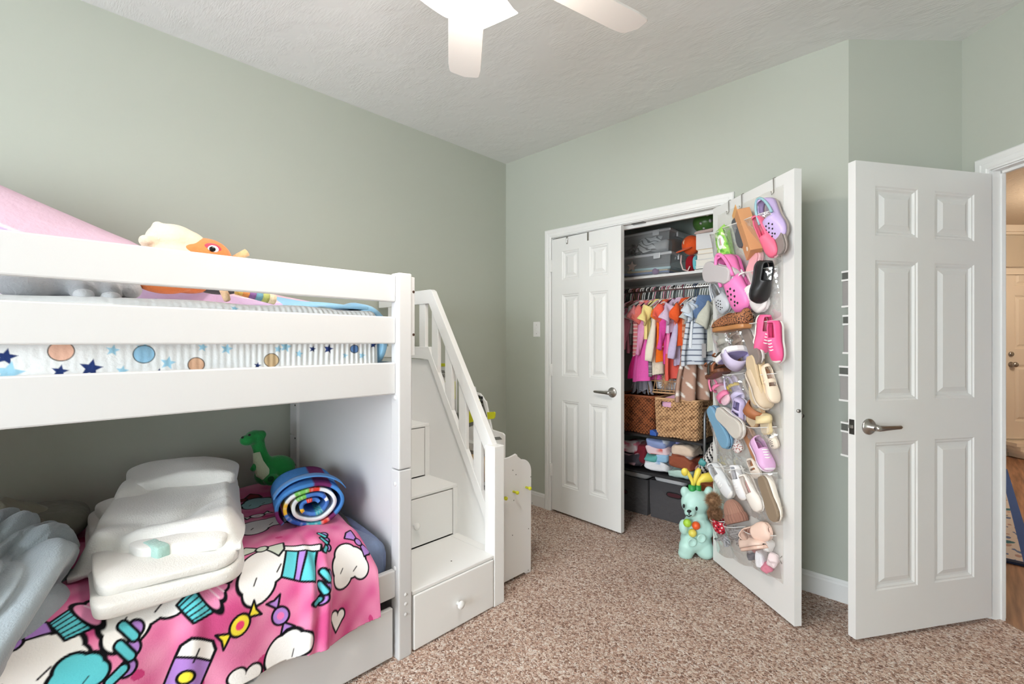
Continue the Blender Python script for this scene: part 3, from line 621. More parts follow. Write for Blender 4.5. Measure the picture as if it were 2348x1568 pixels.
mb = MB(); mb.prism(P2((986, 1000), (986, 834), (1045, 834), (1045, 1000)), ys, ys + 0.012, MS); sg2 = out('sign_board', mb, M_toy, toy, bevel=0.002)
mb = MB(); mb.prism(P2((988, 840), (988, 833), (1044, 833), (1044, 840)), ys - 0.003, ys, MS); mb.prism(P2((988, 915), (988, 874), (1044, 874), (1044, 915)), ys - 0.003, ys, MS); out('band', mb, M_yel, sg2, label='yellow band')
tl = lambda px, py, body, size, par: text('lettering', body, size, mframe(onY(px, py, ys - 0.0035), (1, 0, 0), (0, 0, 1), (0, -1, 0)), M_ink, par, align='LEFT')
tl(1013, 852, 'SELF', 0.024, sg2); tl(1006.5, 861, 'CHECKOUT', 0.024, sg2)
mb = MB(); mb.prism(P2((1042, 985), (1042, 952), (1052, 945), (1056, 950), (1056, 985)), ys - 0.02, ys, MS); out('scanner', mb, M_grey, sg2, bevel=0.003)
board('till_base', 0.40, 0.80, -0.90, -0.84, 0.615, 0.66, toy, M_toy, 0.002)
mb = MB(); mb.prism(P2((1124, 1003), (1146, 1001), (1152, 1007), (1123, 1010)), ys - 0.003, ys, MS); out('slot', mb, M_grey, sg)
mb = MB(); mb.ell((0.80, -1.02, 0.175), (0.06, 0.05, 0.04)); g = out('toy_lettuce', mb, plas((58, 128, 62)), smooth=True); tag(g, 'green toy vegetable on the lower shelf of the toy shop stand', 'toy food')
# ================================================================== BEDDING AND SOFT TOYS
def fuzzy(col, s=140, st=0.8): return mat('plush_%d_%d_%d' % col, col, 1.0, spec=0.05, sheen=0.35, bump=(s, st), bdist=0.004)
M_print = mat('printed_plush', attr=True, rough=0.95, spec=0.08, sheen=0.12, bump=(220, 0.5), bdist=0.003)
M_cot = mat('printed_cotton', attr=True, rough=0.9, spec=0.15, bump=(34, 0.4), bdist=0.01)
def sm(a, b, x): t = np.clip((x - a) / (b - a), 0, 1); return t * t * (3 - 2 * t)
# lower bunk mattress
t = thing('mattress', 'lower bunk mattress in a slate-blue fitted sheet under the pink blanket', 'mattress', (0.57, -2.75, 0.29))
mb = MB(); mb.bx(0.066, 1.066, YL + 0.07, -1.752, 0.291, 0.47); out('core', mb, cloth((108, 122, 150)), t, bevel=0.05, bseg=5, smooth=True)
mb = MB(); mb.rbox((0.86, -1.775, 0.39), (0.2, 0.022, 0.085), (0, 0.1, 0), 0.5); out('sheet_bulge', mb, cloth((104, 116, 148)), t, smooth=True)
mb = MB(); mb.rbox((0.78, -1.80, 0.43), (0.25, 0.03, 0.05), (0, 0.25, 0), 0.5); out('underblanket', mb, cloth((96, 94, 90)), t, smooth=True)
# pink printed blanket, draped over the front edge
us = np.concatenate([np.linspace(1.768, 2.95, 560), np.linspace(2.98, 3.66, 24)])
vs = np.linspace(0, 1.36, 460); U_, V_ = np.meshgrid(us, vs, indexing='ij')
def blanket_xyz(u, v):
    # v runs from the wall over the top, round the front edge and down
    R = 0.16; flat = 0.88; a = np.clip((v - flat) / R, 0, 1.45); x = 0.075 + np.minimum(v, flat) + R * np.sin(a); z = 0.528 - R * (1 - np.cos(a))
    rest = np.maximum(v - flat - R * 1.45, 0); x = x + rest * 0.12; z = z - rest * 0.99
    dr = sm(0, 1, (x - 0.42) / 0.7) * np.exp(-np.maximum(u - 1.768, 0) / 0.035) * 0.10 * (1 - sm(0.92, 1.15, v)); z = z - dr
    top = 1 - sm(0.8, 1.0, v)
    z = z + top * 0.012 * wob(u, v, 9, 3) + 0.004 * wob(u, v, 26, 5)
    fr_ = sm(0.85, 1.2, v); x = x + fr_ * (0.012 * np.sin(u * 21 + 1.0 + 1.2 * v) + 0.009 * wob(u, v * 0.3, 24, 8))
    # two deep pleats hanging at the front
    for c, w, h in ((2.02, 0.022, 0.035), (2.075, 0.018, 0.028), (2.42, 0.03, 0.02)): g = np.exp(-((u - c - 0.12 * (v - 0.9)) / w) ** 2) * sm(0.7, 1.1, v); x = x + g * h; z = z + g * h * 0.5
    u = u + 0.075 * sm(0.35, 1.1, v) * np.exp(-np.maximum(u - 1.768, 0) / 0.12)
    return np.stack([x, -u, z], -1)
P = blanket_xyz(U_, V_)
hem = 1.275 - 0.012 * np.sin(us * 9) + 0.04 * (us - 1.77)
keep = V_ < hem[:, None]
pt = Paint(U_, V_, L((226, 104, 172)))
n1 = wob(pt.u, pt.v, 26, 21); n2 = wob(pt.u, pt.v, 60, 22); k = np.clip(0.5 + 0.35 * n1 + 0.3 * n2, 0, 1)[:, None]
pt.c = (1 - k) * np.array(L((204, 84, 138))) + k * np.array(L((230, 148, 182)))
k2 = (wob(pt.u, pt.v, 34, 23) > 0.95)[:, None]; pt.c = np.where(k2, np.array(L((198, 66, 122))), pt.c)
d3_ = P.reshape(-1, 3) - CAM; dep = d3_ @ FWD; BPX = 1174 + FPX * (d3_ @ RGT) / dep; BPY = 784 - FPX * d3_[:, 2] / dep
def bl(px, py):
    i = int(np.argmin(np.where(dep > 0.2, (BPX - px) ** 2 + (BPY - py) ** 2, 1e12))); return pt.u[i], pt.v[i]
WHT = (240, 238, 236); TEAL = (96, 196, 206); PUR = (172, 130, 204); YEL = (244, 226, 70); OL = 0.0036; SQ = 0.8
def cloud(px, py, s, ang=0.0, sx=1.25, fill=WHT):
    s = s * 0.85; cu, cv = bl(px, py); x, y = pt.loc(cu, cv, ang, s); x = x / sx; d = np.minimum(sd_ell(x, y, 0.8, 0.55), np.minimum(sd_ell(x - 0.45, y - 0.3, 0.42, 0.4), np.minimum(sd_ell(x + 0.4, y - 0.32, 0.4, 0.42), sd_ell(x, y + 0.3, 0.5, 0.42))))
    pt.put(d * s, fill, OL); pt.put(np.minimum(sd_cap(x, y, (-0.25, 0.25), (-0.05, 0.35), 0.02), sd_cap(x, y, (0.35, 0.05), (0.5, 0.15), 0.02)) * s, (40, 36, 40))
def candy(px, py, s, ang, c1, c2):
    cu, cv = bl(px, py); s = s * SQ; x, y = pt.loc(cu, cv, ang, s)
    for q in (-1, 1): pt.put(sd_poly(x, y, [(q * 0.45, 0), (q * 1.05, 0.42), (q * 0.95, 0), (q * 1.05, -0.42)]) * s, c1, OL)
    pt.put(sd_ell(x, y, 0.52, 0.46) * s, c1, OL); pt.put(sd_ell(x, y, 0.22, 0.2) * s, c2)
def cupcake(px, py, s, ang):
    cu, cv = bl(px, py); s = s * SQ; x, y = pt.loc(cu, cv, ang, s)
    pt.put(sd_poly(x, y, [(-0.62, 0), (0.62, 0), (0.45, -0.75), (-0.45, -0.75)]) * s, TEAL, OL)
    for q in range(-2, 3): pt.put(sd_cap(x, y, (q * 0.22, -0.05), (q * 0.17, -0.7), 0.03) * s, (30, 34, 40))
    pt.put(np.minimum(sd_ell(x, y - 0.12, 0.75, 0.25), np.minimum(sd_ell(x, y - 0.4, 0.52, 0.25), sd_ell(x, y - 0.68, 0.28, 0.24))) * s, (238, 150, 190), OL)
    for q in (0.25, 0.5): pt.put(sd_cap(x, y, (-0.45 + q * 0.3, q), (0.4 - q * 0.3, q + 0.08), 0.03) * s, (250, 214, 228))
    pt.put(sd_ell(x, y - 0.98, 0.14, 0.14) * s, (204, 50, 90), OL)
def ribbon(px, py, s, ang):
    cu, cv = bl(px, py); s = s * SQ; x, y = pt.loc(cu, cv, ang, s)
    for q in range(3): pt.put(sd_ell(x - 0.18, y - 0.75 + q * 0.75, 0.34, 0.36) * s, PUR, OL)
    for q in range(2): pt.put(sd_cap(x, y, (-0.3, 0.95 - q * 0.75), (0.2, 0.45 - q * 0.75), 0.2) * s, TEAL, OL)
    pt.put(sd_cap(x, y, (0.0, -0.75), (-0.35, -1.1), 0.22) * s, TEAL, OL)
def lolly(px, py, s, ang):
    cu, cv = bl(px, py); s = s * SQ; x, y = pt.loc(cu, cv, ang, s)
    pt.put(sd_cap(x, y, (0, -0.9), (0, -1.4), 0.13) * s, (238, 214, 170), OL); pt.put(sd_poly(x, y, [(-0.62, -0.85), (0.62, -0.85), (0.62, 0.6), (0.4, 0.85), (-0.4, 0.85), (-0.62, 0.6)]) * s, PUR, OL)
    pt.put(sd_poly(x, y, [(-0.6, 0.2), (0.6, 0.2), (0.6, 0.58), (0.38, 0.83), (-0.38, 0.83), (-0.6, 0.58)]) * s, WHT, OL)
    pt.put(sd_cap(x, y, (0, 0.5), (0, 0.05), 0.03) * s, (30, 28, 34)); pt.put(sd_ell(x, y + 0.45, 0.25, 0.22) * s, YEL, OL)
def bow(px, py, s, ang, c):
    cu, cv = bl(px, py); x, y = pt.loc(cu, cv, ang, s)
    for q in (-1, 1): pt.put(sd_poly(x, y, [(0, 0), (q * 0.9, 0.55), (q * 1.05, 0), (q * 0.9, -0.55)]) * s, c, OL)
    pt.put(sd_ell(x, y, 0.28, 0.28) * s, c, OL)
def gift(px, py, s, ang, c):
    cu, cv = bl(px, py); x, y = pt.loc(cu, cv, ang, s)
    pt.put(sd_poly(x, y, [(-0.6, -0.7), (0.6, -0.7), (0.6, 0.5), (-0.6, 0.5)]) * s, c, OL); pt.put(sd_poly(x, y, [(-0.7, 0.5), (0.7, 0.5), (0.7, 0.8), (-0.7, 0.8)]) * s, WHT, OL); pt.put(sd_poly(x, y, [(-0.12, -0.7), (0.12, -0.7), (0.12, 0.5), (-0.12, 0.5)]) * s, PUR, 0.003)
    bow_(cu, cv, s)
def bow_(cu, cv, s): pass
def heart(px, py, s, ang, c):
    cu, cv = bl(px, py); x, y = pt.loc(cu, cv, ang, s)
    pt.put(np.minimum(sd_poly(x, y, [(-0.78, 0.1), (0, -0.9), (0.78, 0.1), (0, 0.35)]), np.minimum(sd_ell(x - 0.4, y - 0.28, 0.45, 0.42), sd_ell(x + 0.4, y - 0.28, 0.45, 0.42))) * s, c, OL)
for a_ in ((612, 1300, 0.13, 0.5), (800, 1290, 0.125, 0.2, 1.0), (62, 1530, 0.13, 0.3), (330, 1385, 0.13, 0.4), (600, 1205, 0.12, 0.4), (650, 1500, 0.1, 0.9), (175, 1550, 0.08, 0.4, 1.1, TEAL), (590, 1155, 0.1, 0.2, 1.1, (150, 190, 196))): cloud(*a_)
candy(548, 1433, 0.075, 0.4, YEL, (236, 70, 120)); candy(642, 1410, 0.072, 1.9, PUR, (232, 120, 180)); candy(590, 1185, 0.07, 0.2, WHT, (230, 190, 210))
cupcake(470, 1372, 0.10, 2.0); cupcake(190, 1415, 0.10, 2.0); ribbon(290, 1490, 0.075, 2.9); ribbon(745, 1345, 0.06, 2.7); ribbon(742, 1240, 0.055, 2.9)
lolly(440, 1520, 0.095, 2.7); gift(690, 1290, 0.085, 2.7, TEAL); bow(600, 1262, 0.07, 2.6, (206, 214, 200)); bow(820, 1245, 0.06, 2.2, PUR); bow(30, 1480, 0.07, 0.5, PUR)
bow(555, 1150, 0.08, 0.3, (126, 30, 48)); heart(770, 1420, 0.045, 2.9, WHT); heart(560, 1560, 0.06, 2.9, WHT); heart(690, 1195, 0.06, 3, (246, 200, 220)); 
b = sheet('plush_blanket', P, M_print, col=pt.c, solid=0.010, mask=keep)
tag(b, 'bright pink plush blanket printed with sweets and white clouds on the lower bunk', 'blanket')
# ---- folded blanket pile and heaped blankets
def quad_soft(name, C4, zb, th, m, par=None, e=0.3, amp=0.012, f=14, seed=1, top=None, seg=72, rings=24):
    """soft folded slab over the quad C4 (front-left, front-right, back-right, back-left)"""
    fs = lambda t_, e_: np.sign(t_) * np.abs(t_) ** e_
    a = np.linspace(-PI / 2, PI / 2, rings); bb = np.linspace(0, 2 * PI, seg, endpoint=False); A, B = np.meshgrid(a, bb, indexing='ij')
    k = np.maximum(fs(np.cos(A), e * 1.6), 0.01); s = k * fs(np.cos(B), e); t_ = k * fs(np.sin(B), e); z = fs(np.sin(A), e * 1.6)
    s2_, t2_ = (s + 1) / 2, (t_ + 1) / 2; C = [np.array(c, float) for c in C4]
    q = lambda i: (C[0][i] * (1 - s2_) + C[1][i] * s2_) * (1 - t2_) + (C[3][i] * (1 - s2_) + C[2][i] * s2_) * t2_
    X, Y = q(0), q(1); zt = q(2) if len(C4[0]) > 2 else zb + th
    up = (z + 1) / 2
    Z = zb + (zt - zb) * up + amp * up * wob(X, Y, f, seed) + 0.3 * amp * wob(X, Y + Z0(z), f * 2.5, seed + 1)
    X = X + amp * 0.6 * wob(Y, z * 0.1, f, seed + 2); Y = Y + amp * 0.6 * wob(X, z * 0.1, f, seed + 3)
    return sheet(name, np.stack([X, Y, Z], -1), m, par, solid=0, closed_u=True)
def Z0(z): return z * 0.05
M_wb = fuzzy((228, 226, 222), 200, 0.5)
pile = thing('folded_blanket', 'white plush blanket folded in a thick pile on the pink blanket', 'blanket', (0.75, -2.45, 0.53))
quad_soft('lower_fold', [(1.09, -2.67, 0.57), (1.095, -2.30, 0.57), (0.42, -2.12, 0.61), (0.30, -2.62, 0.60)], 0.512, 0.05, M_wb, pile, 0.2, 0.008, 16, 4)
quad_soft('lower_fold', [(1.06, -2.655, 0.605), (1.085, -2.305, 0.605), (0.42, -2.13, 0.65), (0.30, -2.61, 0.64)], 0.562, 0.05, M_wb, pile, 0.2, 0.010, 16, 5)
quad_soft('middle_fold', [(0.95, -2.55, 0.645), (1.04, -2.33, 0.645), (0.42, -2.14, 0.68), (0.33, -2.6, 0.67)], 0.597, 0.05, M_wb, pile, 0.2, 0.010, 16, 9)
mb = MB(); mb.rbox((0.938, -2.50, 0.622), (0.05, 0.02, 0.0265), (0, 0, 0.25), 0.3); out('stripe', mb, fuzzy((170, 204, 196)), pile, smooth=True, label='pale green stripe of the fold')
# the top layer is one loose sheet folded over: it drapes over the edges of the pile and creases diagonally
n_ = 130; q_ = np.linspace(-1, 1, n_); S_, T_ = np.meshgrid(q_, q_, indexing='xy'); C4 = [np.array(c) for c in ((0.80, -2.69, 0.655), (1.06, -2.295, 0.685), (0.40, -2.12, 0.735), (0.20, -2.50, 0.705))]
a_, b_ = (S_ + 1) / 2, (T_ + 1) / 2; Pq = ((C4[0] * (1 - a_[..., None]) + C4[1] * a_[..., None]) * (1 - b_[..., None]) + (C4[3] * (1 - a_[..., None]) + C4[2] * a_[..., None]) * b_[..., None])
edge = np.maximum(np.abs(S_), np.abs(T_)); ed4 = (np.abs(S_) ** 10 + np.abs(T_) ** 10) ** 0.1
crs = lambda x0, y0, ang, w, d: -d * np.exp(-(((S_ - x0) * math.sin(ang) - (T_ - y0) * math.cos(ang) + 0.06 * np.sin(4 * (S_ + T_))) / w) ** 2)
h_ = crs(0.2, 0.5, 0.25, 0.07, 0.030) + crs(0.55, -0.3, 0.5, 0.09, 0.022) + crs(-0.3, -0.6, 0.1, 0.12, 0.014) + 0.010 * wob(S_, T_, 2.6, 3) + 0.022 * np.exp(-((T_ - 0.62 - 0.15 * S_) / 0.22) ** 2)
Pq[..., 2] += h_ - 0.085 * sm(0.80, 1.02, ed4) - 0.02 * (S_ < -0.7) * sm(0.7, 1.0, -S_)
Pq[..., 0] += 0.012 * wob(T_, S_, 4, 8) * sm(0.6, 1, ed4); Pq[..., 1] += 0.010 * wob(S_, T_, 5, 9) * sm(0.6, 1, ed4)
sheet('top_sheet', Pq, M_wb, pile, solid=0.016)
quad_soft('turned_edge', [(0.42, -2.50, 0.74), (0.68, -2.20, 0.765), (0.40, -2.10, 0.772), (0.17, -2.47, 0.745)], 0.685, 0.05, M_wb, pile, 0.3, 0.022, 10, 33, seg=96)
# grey heap
th_ = np.linspace(0, 2 * PI, 320, endpoint=False); ph_ = np.linspace(-0.22, PI / 2 - 0.01, 150); PH, TH = np.meshgrid(ph_, th_, indexing='ij'); dx_, dy_, dz_ = np.cos(PH) * np.cos(TH), np.cos(PH) * np.sin(TH), np.sin(PH)
def ridge(a, b, f, sd):
    w = wob(a + 0.35 * wob(a, b, 2.2, sd + 1), b + 0.35 * wob(a, b, 2.2, sd + 2), f, sd, 5); return np.clip(np.sqrt(w * w + 0.004) * 1.25, 0, 1.1) ** 0.7
c1_, c2_ = dx_ * 0.5 + dz_ * 1.1 - dy_ * 0.5, dy_ + 0.7 * dx_
r_ = 0.66 + 0.27 * ridge(c1_ * 1.3, c2_ * 0.85, 5.0, 52) + 0.15 * ridge(c1_ * 0.8, c2_ * 1.2, 7.5, 77) + 0.035 * ridge(c1_, c2_, 9, 91) + 0.006 * wob(c1_, c2_, 25, 44)
X = 0.79 + 0.40 * dx_ * r_; Y = -2.93 + 0.27 * dy_ * r_; Z = 0.545 + 0.225 * dz_ * r_
b = sheet('throw_blanket', np.stack([X, Y, Z], -1), fuzzy((152, 162, 168), 210, 0.7), solid=0, closed_u=True); tag(b, 'blue-grey fleece throw heaped in deep folds at the left end of the lower bunk', 'blanket')
t = thing('pillow', 'olive-grey pillow and crumpled pillowcase by the wall behind the fleece throw', 'pillow', (0.3, -2.8, 0.53))
quad_soft('cushion', [(0.50, -2.98), (0.46, -2.62), (0.14, -2.58), (0.10, -2.98)], 0.535, 0.14, cloth((122, 122, 112)), t, 0.55, 0.008, 10, 50)
g2 = np.linspace(0, 1, 120); A_, B_ = np.meshgrid(g2, g2, indexing='ij'); X = 0.16 + 0.5 * A_; Y = -3.02 + 0.34 * B_ - 0.05 * A_; rim = np.sin(PI * A_) * np.sin(PI * B_)
Z = 0.60 + 0.12 * rim ** 0.6 + 0.022 * wob(A_ * 1.0, B_, 16, 60) * rim ** 0.3 + 0.012 * (1 - np.abs(wob(A_, B_, 26, 61)))
b = sheet('pillowcase', np.stack([X, Y, Z], -1), cloth((138, 136, 122)), t, solid=0.004)
# ---- quilt roll with a tie
rc = V((0.845, -1.975, 0.618)); ax = V((CAM[0] - rc.x - 0.3, CAM[1] - rc.y + 0.35, 0)).normalized(); sx_ = V((0, 0, 1)).cross(ax).normalized()
th = np.linspace(0.2 * PI, 7.2 * PI, 300); rr = 0.22 + 0.78 * (th - th[0]) / (th[-1] - th[0]); ll = np.linspace(-0.26, 0.03, 22); TH, LL = np.meshgrid(th, ll, indexing='ij'); RR = np.repeat(rr[:, None], 22, 1)
base = np.array(rc)[None, None] + LL[..., None] * np.array(ax) + (0.132 * RR * np.cos(TH) * (1 + 0.01 * wob(TH, LL, 2, 2)))[..., None] * np.array(sx_) + (0.092 * RR * np.sin(TH) * (1 + 0.02 * np.sin(3 * TH)))[..., None] * np.array([0, 0, 1.0]) + (0.006 * np.sin(TH * 4))[..., None] * np.array(ax)
turn = ((TH - th[0]) / (2 * PI)).ravel(); seg_ = np.floor(TH.ravel() / 0.55).astype(int); pal = [(66, 120, 200), (226, 70, 60), (240, 190, 60), (74, 176, 190), (236, 240, 244), (60, 100, 190), (120, 196, 90)]
qc = np.array([L(pal[(s_ * 5 + int(tt)) % 7]) for s_, tt in zip(seg_, turn)]); w_ = (np.sin(TH.ravel() * 60) * np.sin(LL.ravel() * 300) > 0.3)[:, None]; qc = np.where(w_, qc * 0.75 + 0.22, qc)
blue_in = (turn < 1.3)[:, None]; qc = np.where(blue_in & (seg_ % 3 != 0)[:, None], np.array(L((80, 130, 206))), qc); white_mid = ((turn > 1.3) & (turn < 2.1))[:, None]; qc = np.where(white_mid, np.array(L((232, 238, 242))), qc)
rainb = ((turn > 2.1) & (turn < 2.75))[:, None]; outer = (turn > 2.75)[:, None]; qc = np.where(outer, np.where((seg_ % 4 == 0)[:, None], np.array(L((112, 44, 96))), np.array(L((74, 134, 202)))), qc)
qr = sheet('quilt_roll', base, M_cot, col=qc, solid=0.013); tag(qr, 'rolled patchwork quilt in blue, white and rainbow squares on the pink blanket', 'quilt')
aa = np.linspace(0.12 * PI, 0.9 * PI, 40); bw = np.linspace(-0.06, -0.005, 4); AA, BW = np.meshgrid(aa, bw, indexing='ij')
Pt = np.array(rc)[None, None] + BW[..., None] * np.array(ax) + (0.143 * np.cos(AA))[..., None] * np.array(sx_) + (0.104 * np.sin(AA) + 0.003)[..., None] * np.array([0, 0, 1.0])
sheet('fabric_tie', Pt, cloth((92, 150, 214)), qr, solid=0.004)
# ---- green plush dinosaur (plain toy)
gx = 0.27; M_gr = fuzzy((46, 142, 74)); M_cr = fuzzy((196, 208, 176)); M_dg = fuzzy((30, 84, 48))
t = thing('plush_dinosaur', 'green plush dinosaur with pale belly sitting in the corner of the lower bunk', 'plush toy', (gx, -1.92, 0.52))
pp = lambda px, py, x=gx: onX(px, py, x)
mb = MB(); mb.ell(pp(636, 1075), (0.075, 0.085, 0.068)); mb.ell(pp(612, 1088, gx + .03), (0.06, 0.055, 0.05)); mb.ell(pp(652, 1090, gx + 0.03), (0.055, 0.045, 0.05))
nk = [pp(612, 1070, gx + .01), pp(601, 1050), pp(595, 1030), pp(590, 1012)]; mb.tube(nk, [0.05, 0.034, 0.029, 0.032], 14); mb.ell(pp(584, 1003), (0.042, 0.046, 0.036)); mb.ell(pp(568, 1009, gx + 0.02), (0.032, 0.036, 0.027)); mb.ell(pp(600, 996, gx), (0.03, 0.02, 0.022))
for a_ in ((622, 1100, .09, .034), (640, 1104, .08, .034)): mb.ell(pp(a_[0], a_[1], gx + a_[2]), (a_[3] * 1.1, a_[3], a_[3] * 0.8))
mb.tube([pp(650, 1085, gx - 0.03), pp(672, 1092, gx - 0.05), pp(684, 1105, gx - 0.02)], [0.045, 0.03, 0.012], 12); mb.tube([pp(592, 1060, gx + .03), pp(578, 1078, gx + .06)], [0.018, 0.014], 10)
out('body', mb, M_gr, t, remesh=0.006)
mb = MB(); mb.tube([pp(588, 1038, gx + .022), pp(592, 1060, gx + .038), pp(602, 1083, gx + .062), pp(612, 1095, gx + .072)], [0.016, 0.023, 0.032, 0.02], 12); out('belly', mb, M_cr, t, smooth=True, label='pale cream belly')
for a_ in ((621, 1098, .127), (632, 1106, .115)):
    mb = MB(); mb.ell(pp(a_[0], a_[1], gx + a_[2]), (0.006, 0.015, 0.014)); out('foot_pad', mb, M_dg, t, smooth=True)
for a_ in ((572, 997, 0.05), (556, 1003, 0.03)):
    mb = MB(); mb.ell(pp(a_[0], a_[1], gx + a_[2]), 0.0055); out('eye', mb, M_black, t, smooth=True)
# ================================================================== UPPER BUNK
t = thing('mattress', 'upper bunk mattress in a white fitted sheet printed with blue stars', 'mattress', (0.57, -2.75, 1.12))
mb = MB(); mb.bx(0.07, 1.02, YL + 0.09, -1.80, 1.121, 1.37); out('core', mb, cloth((232, 232, 232)), t, bevel=0.03)
us = np.concatenate([np.linspace(1.785, 2.95, 900), np.linspace(2.96, 3.66, 40)]); vs = np.concatenate([np.linspace(0, 0.45, 240), np.linspace(0.455, 1.05, 50)]); U_, V_ = np.meshgrid(us, vs, indexing='ij')
vv = V_; R = 0.05; z = np.where(vv < 0.23, 1.125 + vv, 1.355 + R * np.sin(np.clip((vv - 0.23) / R, 0, PI / 2)) * 0.8); x = np.where(vv < 0.23, 1.052, 1.052 - R * (1 - np.cos(np.clip((vv - 0.23) / R, 0, PI / 2))) - np.maximum(vv - 0.23 - R * PI / 2, 0))
gath = np.exp(-np.maximum(U_ - 1.785, 0) / 0.30); x = x + (vv < 0.3) * (0.004 * gath * np.sin(U_ * 330 + 2 * wob(U_, vv, 12, 4)) + 0.006 * wob(U_, vv * 0.4, 18, 2)) ; z = z + (vv > 0.25) * (0.006 * wob(U_, vv, 14, 6) + 0.02 * sm(0.3, 0.8, vv))
x = x - 0.03 * np.exp(-np.maximum(U_ - 1.785, 0) / 0.012); pt = Paint(U_, V_, L((238, 240, 242)))
def vz(px, py):
    p = onX(px, py, 1.05)
    if p.z < 1.35: return -p.y, p.z - 1.125
    q = onZ(px, py, 1.398); return -q.y, 0.23 + R * PI / 2 + 1.0 - q.x
def st_(px, py, r, c, rot=0.2):
    a, b_ = vz(px, py); xx, yy = pt.loc(a, b_, rot, 1); pt.put(sd_poly(-xx, yy, starp(r)), c)
NAV = (40, 58, 112); LB = (160, 208, 232)
for a_ in ((13, 818, .022, NAV), (137, 851, .018, NAV), (208, 844, .026, NAV), (258, 803, .016, LB), (385, 832, .020, LB), (280, 850, .015, LB), (520, 800, .018, LB), (716, 800, .013, NAV), (752, 800, .019, NAV), (655, 795, .02, LB), (685, 811, .014, LB), (830, 815, .015, LB), (790, 815, .012, LB), (858, 790, .018, NAV), (465, 796, .014, LB), (590, 838, .012, NAV), (100, 690, .02, NAV), (350, 686, .02, LB), (455, 684, .014, LB), (675, 693, .014, LB), (789, 713, .012, NAV), (822, 719, .012, NAV), (5, 675, .02, LB), (540, 693, .013, LB), (400, 672, .016, NAV), (20, 855, .03, LB), (330, 800, .02, LB)): st_(*a_)
for a_ in ((140, 805, .035, (236, 190, 168)), (330, 812, .035, (150, 196, 226)), (450, 836, .03, (224, 180, 150)), (622, 826, .032, (206, 178, 140)), (812, 800, .022, (96, 130, 180)), (738, 708, .025, (226, 160, 120)), (612, 705, .03, (190, 204, 220))):
    a, b_ = vz(*a_[:2]); xx, yy = pt.loc(a, b_, 0, 1); pt.put(sd_ell(xx, yy, a_[2] * 0.72, a_[2] * 0.72), a_[3], 0.0011); 
sheet('fitted_sheet', np.stack([x, -U_, z], -1), M_cot, t, col=pt.c, solid=0.003)
# blue satin bundle at the foot end and the pastel comforter along the wall
b = quad_soft('satin_throw', [(1.055, -1.796, 1.44), (1.05, -1.748, 1.44), (0.45, -1.74, 1.44), (0.45, -1.80, 1.44)], 1.135, 0.3, mat('pale_blue_satin', (140, 190, 222), 0.35, sheen=0.3), None, 0.5, 0.012, 12, 71); tag(b, 'pale blue satin throw tucked between upper mattress and end of the bunk bed', 'blanket')
us = np.linspace(1.80, 3.6, 420); vs = np.linspace(0, 1, 260); U_, V_ = np.meshgrid(us, vs, indexing='ij')
xe = 0.98 - 0.28 * sm(1.85, 2.45, U_); x = 0.07 + V_ * (xe - 0.07)
hh = np.interp(U_, [1.8, 2.0, 2.2, 2.35, 2.5, 2.7, 2.9, 3.6], [0.035, 0.06, 0.11, 0.22, 0.285, 0.335, 0.385, 0.38])
prof_ = np.interp(V_, [0, 0.15, 0.35, 0.6, 0.8, 0.93, 1.0], [0.85, 0.98, 1.0, 0.72, 0.42, 0.2, 0.0]); bands = np.sin((V_ * 3.2 + (U_ - 1.8) * 1.5) * 2.6)
z = 1.408 + hh * prof_ * (1 + 0.13 * bands * sm(0, 0.2, V_) ) + 0.010 * wob(x, U_, 13, 81) * sm(0, .1, 1 - V_) + 0.015 * V_ * (1 - V_)
pt = Paint(U_, V_, L((206, 182, 218))); bb_ = (np.sin((V_ * 2.1 + (U_ - 1.8) * 0.9) * 4.0) > 0.2).ravel(); pt.c[bb_] = L((226, 194, 212)); pt.put(((np.abs(np.sin((V_ * 2.1 + (U_ - 1.8) * 0.9) * 4.0) - 0.2) - 0.06) * 0.12).ravel(), (240, 222, 230))
pt.c[((U_ > 2.36) & (U_ < 2.62) & (V_ < 0.45)).ravel()] = L((206, 172, 204)); pt.c[((U_ < 2.1) & (V_ > 0.8)).ravel()] = L((150, 196, 226))
b = sheet('comforter', np.stack([x, -U_, z], -1), M_cot, col=pt.c, solid=0.012); tag(b, 'lavender and pink comforter heaped along the wall of the upper bunk', 'comforter')
# ---- soft toys on the upper bunk
x0 = 0.80; pq = lambda px, py, x=x0: onX(px, py, x)
M_or = fuzzy((238, 140, 84)); M_crm = fuzzy((240, 220, 198)); M_pk = fuzzy((214, 78, 96))
t = thing('plush_toy', 'cream and orange plush toy lying on its back behind the top rail', 'plush toy', (x0, -2.4, 1.41))
mb = MB(); mb.ell(pq(396, 551), (0.06, 0.078, 0.055)); mb.ell(pq(425, 560), (0.055, 0.065, 0.05)); mb.ell(pq(362, 523, x0 - .01), (0.02, 0.02, 0.024)); mb.ell(pq(336, 552, x0 + .04), (0.024, 0.024, 0.02)); mb.ell(pq(365, 575, x0), (0.04, 0.05, 0.05)); mb.ell(pq(400, 600, x0), (0.075, 0.11, 0.07)); out('body', mb, M_crm, t, remesh=0.006)
mb = MB(); mb.ell(pq(470, 590), (0.075, 0.085, 0.068)); mb.ell(pq(440, 576, x0 + .03), (0.035, 0.04, 0.03)); mb.ell(pq(505, 585, x0 + .02), (0.025, 0.03, 0.025)); mb.ell(pq(430, 640, x0), (0.07, 0.09, 0.05)); hd = out('head', mb, M_or, t, remesh=0.006)
mb = MB(); mb.tube([pq(450, 566), pq(449, 552), pq(447, 538)], [0.026, 0.022, 0.006], 12); out('ear', mb, M_or, hd, smooth=True)
mb = MB(); mb.ell(pq(485, 572, x0 + .055), (0.016, 0.032, 0.022)); mk_ = out('mask', mb, M_pk, hd, smooth=True, label='rose-red patch round the eye')
